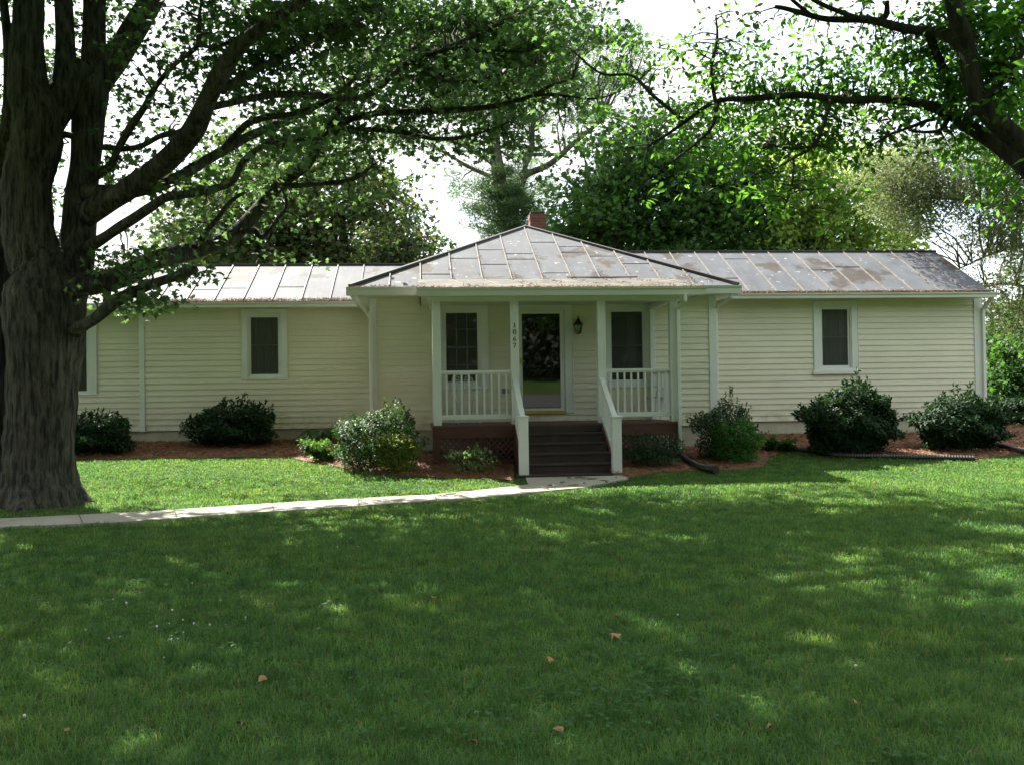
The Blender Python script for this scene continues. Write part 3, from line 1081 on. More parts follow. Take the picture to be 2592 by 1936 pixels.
seamC = [X_(px, 701, KY) for px in (1064, 1142.4, 1220.7, 1295, 1373, 1447.5, 1519.5, 1595.7)]
sp = (seamC[-1] - seamC[0]) / (len(seamC) - 1)
seamC = [seamC[0] - sp] + seamC + [seamC[-1] + sp, seamC[-1] + 2 * sp]
for i, x in enumerate(seamC):
    top = EYc + min(x - eLx, eRx - x) - .05
    if x > PX0 + .05 and x < PX1 - .05:
        rib(roofC, x, KY - .02, top, zc)
        rib(porch_roof, x + .05, PEY + .04, KY - .02, zk, 0.16, -0.05, .018, .012)
    else:
        rib(roofC, x, EYc + .03, top, zc)
    x2 = seamC[i + 1] if i + 1 < len(seamC) else None
    if x2:
        lim = EYc + min(x - eLx, eRx - x2)
        if lim - KY > .6:
            lap(roofC, x, x2, KY + .3 + random.random() * (lim - KY - .5), zc)
            if lim - KY > 2.0:
                lap(roofC, x, x2, KY + .2 + random.random() * (lim - KY - .5), zc)
seamL = [X_(px, 674, RYl) for px in (462, 527, 591, 657, 724, 790.5, 856, 922)]
for i, x in enumerate(seamL):
    rib(roofL, x, EYl + .05, RYl - .02, zl)
    if i + 1 < len(seamL):
        lap(roofL, x, seamL[i + 1], EYl + .25 + 1.8 * random.random(), zl)
seamR = [X_(px, 641, RYr) for px in (1630, 1693, 1756, 1816, 1878.5, 1942, 2005.5, 2069, 2132.6, 2193, 2253.5, 2315)]
for i, x in enumerate(seamR):
    rib(roofR, x, EYr + .05, RYr - .02, zr_, 0, 0, .022, .026)
    if i + 1 < len(seamR):
        lap(roofR, x, seamR[i + 1], EYr + .25 + 1.8 * random.random(), zr_)
for a in ((eLx, EYc, zEc + .02), (eRx, EYc, zEc + .02), rb):
    MB().tube([a, apex], .045, 6).build("hip_cap", M['dark'], roofC)
cap = MB()
cap.tube([(XLl + .02, RYl, zRl + .01), (axx - .8, RYl, zRl + .01)], .04, 6)
cap.build("ridge_cap", M['dark'], roofL)
cap = MB()
cap.tube([(axx + .8, RYr, zRr + .01), (XRe, RYr, zRr + .01)], .035, 6)
cap.build("ridge_cap", M['dark'], roofR)

# ---- chimney
f = MB()
chx0, chx1 = X_(1341, 560, 23.9), X_(1383, 560, 23.9)
chz = Z_(1362, 542, 23.9)
f.box(chx0 + .01, chx1 - .01, 23.91, 24.33, 4.8, chz - .12)
f.box(chx0, chx1, 23.90, 24.34, chz - .121, chz)
chim = f.build("chimney", M['brick'], house)
f = MB()
f.box(chx0 + .03, chx1 - .03, 23.93, 24.31, chz - .001, chz + .07)
f.build("chimney_cap", M['dark'], chim, bevel=.01)

# ---- gutters, soffits, fascias
def gutter(name_parent, x0, x1, Y, ztop, h=.13, d=.12):
    """K-style trough hung on the fascia; Y is the front lip"""
    pr = [(Y, ztop), (Y + .006, ztop - .03), (Y + .03, ztop - .055), (Y + .034, ztop - h), (Y + d, ztop - h), (Y + d, ztop),
          (Y + d - .006, ztop), (Y + d - .006, ztop - h + .006), (Y + .042, ztop - h + .006), (Y + .036, ztop - .05), (Y + .014, ztop - .028), (Y + .008, ztop)]
    g = MB()
    g.extrude(pr, x0, x1)
    g.box(x0 - .003, x0, Y + .03, Y + d, ztop - h, ztop)
    g.box(x1, x1 + .003, Y + .03, Y + d, ztop - h, ztop)
    return g.build("gutter", M['gutter'], house)


gutter(0, X_(876, 727, EYc - .1), PX0 - .01, EYc - .11, zEc - .01, .16)
gutter(0, PX1 + .01, X_(1878, 722, EYc - .1), EYc - .11, zEc - .01, .16)
gutter(0, PX0 - .02, PX1 + .02, PEY - .11, zPe - .015, .145)
gutter(0, XLl + .05, eLx + .1, EYl - .10, zEl - .02, .11)
gutter(0, eRx - .2, X_(2519, 743, EYr), EYr - .10, zEr - .02, .11)
gutter(0, XE0, XLl - .02, EYe - .10, zEe - .02, .12)
zsf = zEc - .16
for b in ((eLx + .02, eRx - .02, EYc + .012, YC + .02, zsf - .02, zsf - .002), (eLx + .02, XCl + .02, YC + .021, YL - .05, zsf - .02, zsf - .002),
          (XCr - .02, eRx - .02, YC + .021, YR - .05, zsf - .02, zsf - .002), (XLl, XCl - .02, EYl + .014, YL, ZWL + .09, ZWL + .105),
          (XCr + .02, XRr, EYr + .014, YR, ZWR + .085, ZWR + .10), (XE0, XLl - .02, EYe + .014, YE, ZWE + .165, ZWE + .18)):
    MB().box(*b).build("soffit", M['gutter'], house)
for b in ((eLx + .01, eRx - .01, EYc - .006, EYc + .010, zsf - .012, zEc - .03), (XLl, eLx, EYl - .006, EYl + .012, zEl - .14, zEl - .03),
          (eRx, XRe, EYr - .006, EYr + .012, zEr - .14, zEr - .03), (XE0, XLl - .01, EYe - .006, EYe + .012, zEe - .14, zEe - .03),
          (eLx + .008, eLx + .022, EYc + .012, EYl - .1, zsf - .02, zEc - .03), (eRx - .022, eRx - .008, EYc + .012, EYr - .1, zsf - .02, zEc - .03)):
    MB().box(*b).build("fascia", M['gutter'], house)

# ---- porch
DX0, DX1, DY0, ZD = X_(1095, 1077, YP - .08), X_(1716, 1066, YP - .08), YP - .09, 0.985
RISE, RUN_ = .160, .28
f = MB()
nb = 13
for i in range(nb):
    y0 = DY0 + (YC - .03 - DY0) * i / nb
    y1 = DY0 + (YC - .03 - DY0) * (i + 1) / nb - .006
    f.box(DX0 - .03, DX1 + .03, y0, y1, ZD - .035, ZD)
f.build("porch_floor", M['deck'], house)
SX0, SX1 = X_(1322, 1120, 16.1), X_(1562, 1120, 16.1)
f = MB()
zr0 = ZD - .036
f.box(DX0, DX1, DY0 + .01, DY0 + .05, zr0 - .20, zr0)
f.box(DX0, DX0 + .04, DY0 + .051, YC - .02, zr0 - .20, zr0)
f.box(DX1 - .04, DX1, DY0 + .051, YC - .02, zr0 - .20, zr0)
for x in (DX0, DX1 - .14):
    f.box(x, x + .14, DY0 + .012, DY0 + .15, 0.1, zr0 - .201)
f.box(DX0 + .141, DX1 - .141, DY0 + .014, DY0 + .05, 0.12, 0.36)
f.build("porch_skirt", M['redwood'], house, bevel=.003)
# diagonal lattice strips
za, zb = 0.36, zr0 - .20
for xa, xb in ((DX0 + .14, SX0 + .05), (SX1 - .05, DX1 - .14)):
    stp, hgt = .105, zb - za
    f = MB()
    k = int((xb - xa + hgt) / stp) + 1
    for i in range(k):
        for sgn, yy in ((1, DY0 + .035), (-1, DY0 + .046)):
            s0 = xa - hgt + i * stp if sgn > 0 else xa + i * stp
            p0, p1 = (s0, za), (s0 + sgn * hgt, zb)
            # clip to the bay
            def clip(p, q):
                t0, t1 = 0.0, 1.0
                dx = q[0] - p[0]
                for lim, s in ((xa, 1), (xb, -1)):
                    a, b_ = s * (p[0] - lim), s * dx
                    if b_ > 0: t0 = max(t0, -a / b_)
                    elif b_ < 0: t1 = min(t1, -a / b_)
                if t1 - t0 < .02: return None
                return ((p[0] + dx * t0, p[1] + (q[1] - p[1]) * t0), (p[0] + dx * t1, p[1] + (q[1] - p[1]) * t1))
            c = clip(p0, p1)
            if c:
                f.beam((c[0][0], yy, c[0][1]), (c[1][0], yy, c[1][1]), .030, .008, up=(0, 1, 0))
    f.build("lattice", M['redwood'], house)
# posts
zbeam0, zbeam1 = Z_(1300, 764, YP), Z_(1300, 751, YP)
postpx = [1105.5, 1303, 1522, 1704.5]
postX = [X_(p, 900, YP) for p in postpx]
pw = .073
posts = []
for i, x in enumerate(postX):
    f = MB()
    f.box(x - pw, x + pw, YP - pw, YP + pw, ZD, zbeam0)
    p = f.build("porch_post", M['trim'], house, bevel=.006)
    posts.append(p)
posts[1]["label"] = "porch post carrying the house number 1067"
for x in (postX[0] - .03, postX[3] + .02):
    f = MB()
    f.box(x - .05, x + .05, YC - .11, YC - .03, ZD, zbeam0)
    f.build("half_post", M['trim'], house, bevel=.005)
f = MB()
bx0, bx1 = postX[0] - .14, postX[3] + .14
f.box(bx0, bx1, YP - .085, YP + .085, zbeam0, zbeam1)
f.box(bx0 + .03, bx0 + .17, YP + .086, YC - .03, zbeam0 + .004, zbeam1)
f.box(bx1 - .17, bx1 - .03, YP + .086, YC - .03, zbeam0 + .004, zbeam1)
f.build("porch_beam", M['trim'], house, bevel=.005)
f = MB()
f.box(PX0 + .05, PX1 - .05, PEY + .02, YC - .02, zbeam1 + .002, zbeam1 + .02)
f.build("porch_ceiling", M['gutter'], house)
f = MB()
f.box(PX0 + .02, PX1 - .02, PEY - .004, PEY + .014, zbeam1 - .01, zPe - .04)
f.add([(PX0 + .02, PEY + .014, zbeam1), (PX0 + .02, YC, zbeam1), (PX0 + .02, YC, zk(YC) - .04), (PX0 + .02, PEY + .014, zPe - .04)], [(0, 1, 2, 3)])
f.add([(PX1 - .02, PEY + .014, zbeam1), (PX1 - .02, YC, zbeam1), (PX1 - .02, YC, zk(YC) - .04), (PX1 - .02, PEY + .014, zPe - .04)], [(3, 2, 1, 0)])
f.build("fascia", M['gutter'], house)

# house number, seriffed strokes on the second post
def digit_strokes(ch):
    if ch == '1': return [[(0, .9, .5), (0, 0, .5)], [(-.22, .78, .18), (0, .95, .18)], [(-.25, 0, .22), (.25, 0, .22)]]
    if ch == '0': return [[(.28 * math.sin(t), .48 + .48 * math.cos(t), .2 + .28 * abs(math.sin(t))) for t in [i * math.pi / 9 for i in range(19)]]]
    if ch == '6': return [[(.24, .95, .16), (-.05, .78, .3), (-.24, .45, .45), (-.24, .2, .4), (0, .0, .2), (.24, .14, .4), (.26, .32, .42), (.05, .55, .2), (-.2, .38, .22)]]
    return [[(-.28, .72, .2), (-.26, .93, .3), (.28, .93, .3), (.02, .4, .36), (-.04, 0, .5)]]


for ch, yt in zip("1067", (817, 834.5, 852, 868.5)):
    x0 = X_(1302.5, yt, YP - pw - .002)
    zt = Z_(1302.5, yt, YP - pw - .002)
    hh = .084
    n_ = MB()
    for st in digit_strokes(ch):
        for (a, b, wa), (c, d, wb) in zip(st, st[1:]):
            n_.beam((x0 + a * hh, YP - pw - .004, zt - hh + b * hh), (x0 + c * hh, YP - pw - .004, zt - hh + d * hh), (wa + wb) * .5 * .42 * hh, .006, up=(0, 1, 0))
    n_.build("house_number", M['number'], posts[1])

# railings: each is a part, its balusters sub-parts
zt, zb_ = Z_(1200, 941, YP), Z_(1200, 1055, YP)


def railing(a, b, first_n):
    a, b = Vector(a), Vector(b)
    f = MB()
    f.beam((a.x, a.y, zt), (b.x, b.y, zt), .075, .045)
    f.beam((a.x, a.y, zt - .033), (b.x, b.y, zt - .033), .04, .03)
    r = f.build("railing", M['trim'], house, bevel=.005)
    MB().beam((a.x, a.y, zb_), (b.x, b.y, zb_), .045, .085).build("bottom_rail", M['trim'], r, bevel=.005)
    for i in range(first_n):
        p = a.lerp(b, (i + .72) / (first_n + .35))
        q = MB()
        q.box(p.x - .016, p.x + .016, p.y - .016, p.y + .016, zb_ + .043, zt - .049)
        q.build("baluster", M['trim'], r)
    return r


railing((postX[0] + pw, YP, 0), (postX[1] - pw, YP, 0), 9)
railing((postX[2] + pw, YP, 0), (postX[3] - pw, YP, 0), 9)
railing((postX[0] - .02, YP + pw, 0), (postX[0] - .02, YC - .11, 0), 12)
railing((postX[3] + .02, YP + pw, 0), (postX[3] + .02, YC - .11, 0), 12)

# steps: stringers carry five treads and six risers
f = MB()
f.extrude([(DY0 - .02, .60), (DY0 - RUN_ * 4, .12), (DY0 - RUN_ * 4, .02), (DY0 - .02, .02)], SX0 + .04, SX1 - .04)
st = f.build("steps", M['redwood'], house)
for x in (SX0 - .02, SX1 - .02):
    f = MB()
    vs = [(x, DY0, ZD - .04), (x, DY0, .2), (x, DY0 - RUN_ * 5 + .1, .05), (x, DY0 - RUN_ * 5, ZD - RISE * 5 - .04)]
    vs += [(p[0] + .04, p[1], p[2]) for p in vs]
    f.add(vs, [(0, 1, 2, 3), (7, 6, 5, 4), (0, 3, 7, 4), (3, 2, 6, 7), (2, 1, 5, 6), (1, 0, 4, 5)])
    f.build("stringer", M['redwood'], st)
for k in range(0, 6):
    z = ZD - RISE * k
    y0 = DY0 - RUN_ * k
    wide = .10 if k == 5 else -.02
    if k:
        MB().box(SX0 - wide, SX1 + wide, y0 - .03, y0 + RUN_ + .006, z - .035, z).build("tread", M['tread'], st, bevel=.006)
    wide -= .01
    MB().box(SX0 - wide, SX1 + wide, y0, y0 + .02, (z - RISE if k < 5 else 0.02), z - .036).build("riser", M['tread'], st)
NY = 16.12
for px, pu in ((1325, 1303), (1560, 1522)):
    x = X_(px, 1120, NY)
    f = MB()
    ztop = Z_(px, 1056, NY)
    f.box(x - .078, x + .078, NY - .078, NY + .078, ZD - RISE * 5, ztop)
    f.box(x - .098, x + .098, NY - .098, NY + .098, ztop, ztop + .022)
    f.add([(x - .09, NY - .09, ztop + .022), (x + .09, NY - .09, ztop + .022), (x + .09, NY + .09, ztop + .022), (x - .09, NY + .09, ztop + .022), (x, NY, ztop + .05)],
          [(0, 1, 4), (1, 2, 4), (2, 3, 4), (3, 0, 4)])
    f.build("newel_post", M['trim'], house, bevel=.005)
    xu = X_(pu, 1000, YP)
    A, B = Vector((xu, YP - pw, Z_(pu, 959, YP - pw))), Vector((x, NY + .06, ztop - .02))
    f = MB()
    f.beam(A, B, .09, .045)
    f.beam(A - Vector((0, 0, .034)), B - Vector((0, 0, .034)), .045, .03)
    lowA, lowB = Vector((xu, YP - pw, ZD + .10)), Vector((x, NY + .07, ZD - RISE * 5 + .27))
    r = f.build("stair_rail", M['trim'], house, bevel=.005)
    MB().beam(lowA, lowB, .045, .08).build("bottom_rail", M['trim'], r, bevel=.005)
    for i in range(9):
        t = (i + .6) / 9.2
        p, q = A.lerp(B, t), lowA.lerp(lowB, t)
        g = MB()
        g.box(p.x - .016, p.x + .016, p.y - .016, p.y + .016, q.z + .03, p.z - .045)
        g.build("baluster", M['trim'], r)

# outlet cover
f = MB()
ox, oz = X_(1279, 989, YC), Z_(1279, 989, YC)
f.box(ox - .06, ox + .06, YC - .05, YC - .016, oz - .05, oz + .05)
f.build("outlet_cover", M['outlet'], house, bevel=.008)

# downspouts with elbows
def downspout(pts, w=.065, d=.05):
    f = MB()
    for a, b in zip(pts, pts[1:]):
        v = (Vector(b) - Vector(a)).normalized()
        f.beam(Vector(a) - v * .012, Vector(b) + v * .012, w, d, up=(0, 1, 0))
    # straps
    return f.build("downspout", M['trim'], house, bevel=.008)


dsx = X_(939.5, 900, YC - .03)
downspout([(eLx + .12, EYc - .03, zEc - .16), (eLx + .13, EYc - .02, zEc - .25), (dsx - .06, YC - .10, zEc - .48), (dsx, YC - .06, zEc - .58), (dsx, YC - .06, .5)])
d2 = X_(1823, 800, YC)
downspout([(eRx - .14, EYc - .03, zEc - .16), (eRx - .15, EYc, zEc - .24), (XCr + .06, YC + .02, zEc - .38), (XCr + .05, YC + .12, zEc - .50), (XCr + .05, YC + .12, .6)])
d3 = X_(1717, 900, YP - .10)
d3t = X_(1727, 750, YP - .18)
downspout([(d3t, PEY - .05, zPe - .15), (d3t, PEY - .05, zPe - .26), (d3, YP - .12, zPe - .38), (d3, YP - .12, .45)], .062, .06)
downspout([(XRr + .03, EYr - .03, zEr - .12), (XRr + .03, YR - .06, zEr - .36), (XRr + .03, YR - .06, .6)], .07, .06)

# ================================================================== VEGETATION HELPERS
# sunlit patches of the photograph (pixel outlines): crown leaves that would shade them are thinned out
LIT = [[(170, 1178), (420, 1166), (760, 1162), (900, 1192), (1010, 1206), (1100, 1216), (900, 1222), (700, 1212), (520, 1204), (330, 1206), (180, 1222)],
       [(190, 1226), (330, 1212), (480, 1216), (330, 1236), (220, 1244)],
       [(410, 1272), (520, 1262), (640, 1266), (640, 1286), (480, 1292), (400, 1290)],
       [(420, 1296), (560, 1288), (690, 1280), (900, 1268), (900, 1282), (690, 1292), (520, 1300)],
       [(960, 1262), (1240, 1244), (1330, 1240), (1290, 1252), (1060, 1270)],
       [(1340, 1216), (1440, 1212), (1440, 1228), (1350, 1236)],
       [(800, 1110), (1010, 1040), (1090, 1110), (1090, 1195), (800, 1190)],
       [(1090, 1160), (1200, 1150), (1290, 1212), (1090, 1212)],
       [(1500, 1228), (1700, 1220), (1950, 1224), (1960, 1238), (1700, 1240), (1520, 1242)],
       [(2160, 1172), (2330, 1164), (2592, 1158), (2700, 1160), (2700, 1255), (2500, 1250), (2330, 1238), (2190, 1228), (2060, 1214), (2200, 1206), (2270, 1190)],
       [(1980, 1258), (2140, 1262), (2260, 1270), (2240, 1284), (2080, 1278)],
       [(2400, 1320), (2592, 1336), (2700, 1345), (2700, 1366), (2560, 1360), (2420, 1340)],
       [(1440, 1286), (1540, 1290), (1590, 1312), (1500, 1306)], [(1600, 1308), (1690, 1312), (1680, 1324), (1610, 1320)],
       [(1716, 1306), (1800, 1308), (1790, 1322), (1720, 1320)], [(1664, 1358), (1800, 1356), (1800, 1376), (1680, 1374)],
       [(1990, 1350), (2110, 1352), (2110, 1366), (2000, 1364)], [(2060, 1288), (2200, 1292), (2180, 1304), (2070, 1300)],
       [(2520, 1386), (2640, 1388), (2640, 1408), (2530, 1404)], [(1370, 1346), (1450, 1352), (1440, 1370), (1380, 1364)],
       [(1290, 1480), (1420, 1520), (1400, 1550), (1290, 1510)], [(1960, 1470), (2120, 1490), (2080, 1506), (1970, 1490)],
       [(1640, 1580), (1790, 1590), (1770, 1604), (1650, 1600)]]


def sun_hit(P, z=None):
    """where the shadow of each point P lands: on the ground, as pixels"""
    P = np.atleast_2d(P)
    q = P.copy()
    for _ in range(6):
        g = gz(q[:, 0], q[:, 1]) if z is None else z
        t = (q[:, 2] - g) / SUNn[2]
        q = q - t[:, None] * SUNn[None]
    return q


LITXY = []
for poly in LIT:
    g = ground([p[0] for p in poly], [p[1] for p in poly])
    LITXY.append([(p[0], p[1]) for p in g])


def shades_lit(P, roof=True):
    q = sun_hit(P)
    bad = np.zeros(len(P), bool)
    for poly in LITXY:
        bad |= inpoly(q[:, 0], q[:, 1], poly)
    if roof:
        r = sun_hit(P, 4.1)
        bad |= (P[:, 2] > 4.6) & (r[:, 0] > -9.5) & (r[:, 0] < 12.6) & (r[:, 1] > 17.6) & (r[:, 1] < 24.6) & ~((r[:, 0] > -1.6) & (r[:, 0] < 1.3) & (r[:, 1] < 20.6))
    return bad


def smooth_path(pts, n=6):
    """Catmull-Rom through (x, y, z, r)"""
    p = np.array(pts, float)
    p = np.vstack([2 * p[0] - p[1], p, 2 * p[-1] - p[-2]])
    out = []
    for i in range(1, len(p) - 2):
        for k in range(n):
            t = k / n
            out.append(0.5 * ((2 * p[i]) + (-p[i - 1] + p[i + 1]) * t + (2 * p[i - 1] - 5 * p[i] + 4 * p[i + 1] - p[i + 2]) * t * t
                              + (-p[i - 1] + 3 * p[i] - 3 * p[i + 1] + p[i + 2]) * t ** 3))
    out.append(p[-2])
    o = np.array(out)
    o[:, 3] = np.maximum(o[:, 3], 0.003)
    return o


def limb_px(pts):
    """(px, py, Y, radius in px) -> world path"""
    out = []
    for px, py, Y, r in pts:
        w = at(px, py, Y)
        out.append((w[0], w[1], w[2], r / FPX * Y))
    return smooth_path(out)


def rough_tube(mb, path, n=10, rough=0.05, flare=None):
    b0 = len(mb.v)
    mb.tube([tuple(q[:3]) for q in path], [q[3] for q in path], n)
    if rough:
        ph = random.random() * 10
        m = len(path)
        for i in range(m):
            c = Vector(path[i][:3])
            for k in range(n):
                v = Vector(mb.v[b0 + i * n + k])
                a = 2 * math.pi * k / n
                s = 1 + rough * (math.sin(3 * a + ph + i * .25) * .6 + math.sin(5 * a - ph * 2 + i * .11) * .5 + math.sin(i * .7 + ph) * .35)
                if flare:
                    h = v.z - flare[0]
                    if h < flare[1]:
                        e = (1 - max(h, 0) / flare[1]) ** 2.2
                        s += e * flare[2] * (.75 + .5 * math.sin(4 * a + ph) + .25 * math.sin(7 * a))
                if flare and n > 40:
                    zz = v.z
                    w1 = math.sin(23 * a + 1.6 * math.sin(zz * 1.3 + 2 * a) + ph)
                    w2 = math.sin(37 * a - 1.9 * math.sin(zz * 1.9 + 3 * a) + zz * .5)
                    s += .016 * abs(w1) + .012 * abs(w2) + .008 * math.sin(zz * 14 + 9 * a) * w1
                mb.v[b0 + i * n + k] = tuple(c + (v - c) * s)


def twig(mb, a, b, r0, r1, sag=0.0, n=4):
    a, b = np.array(a), np.array(b)
    L = np.linalg.norm(b - a)
    pts = []
    for i in range(5):
        t = i / 4
        p = a + (b - a) * t
        p = p + np.array([random.uniform(-.04, .04) * L, random.uniform(-.04, .04) * L, -sag * L * 4 * t * (1 - t) + random.uniform(-.03, .03) * L]) * (0 if i in (0, 4) else 1)
        pts.append(p)
    mb.tube(pts, [r0 + (r1 - r0) * i / 4 for i in range(5)], n, cap=False)


def grid_points(grid, x0, y0, cell, per, jitter=1.0):
    """cluster centres in photo pixels: grid[row][col] is foliage cover 0-9"""
    out = []
    for r, row in enumerate(grid):
        for c, v in enumerate(row):
            if v <= 0: continue
            cov = min(v / 9.0, 0.97)
            k = -math.log(1 - cov * .985) * per
            n = int(k) + (random.random() < k - int(k))
            for _ in range(n):
                out.append((x0 + (c + random.random()) * cell, y0 + (r + random.random()) * cell))
    return out


def spray_leaves(C, n_each, rad, flat=0.55, size=(.08, .13)):
    """leaf positions and sizes round cluster centres C"""
    C = np.repeat(np.array(C), n_each, axis=0)
    P = C + ball(len(C)) * np.array([rad, rad, rad * flat])
    S = rng.uniform(size[0], size[1], len(P))
    return P, S, C


def nearest(tips, q):
    d = np.linalg.norm(tips - np.array(q)[None], axis=1)
    i = int(np.argmin(d))
    return i, d[i]


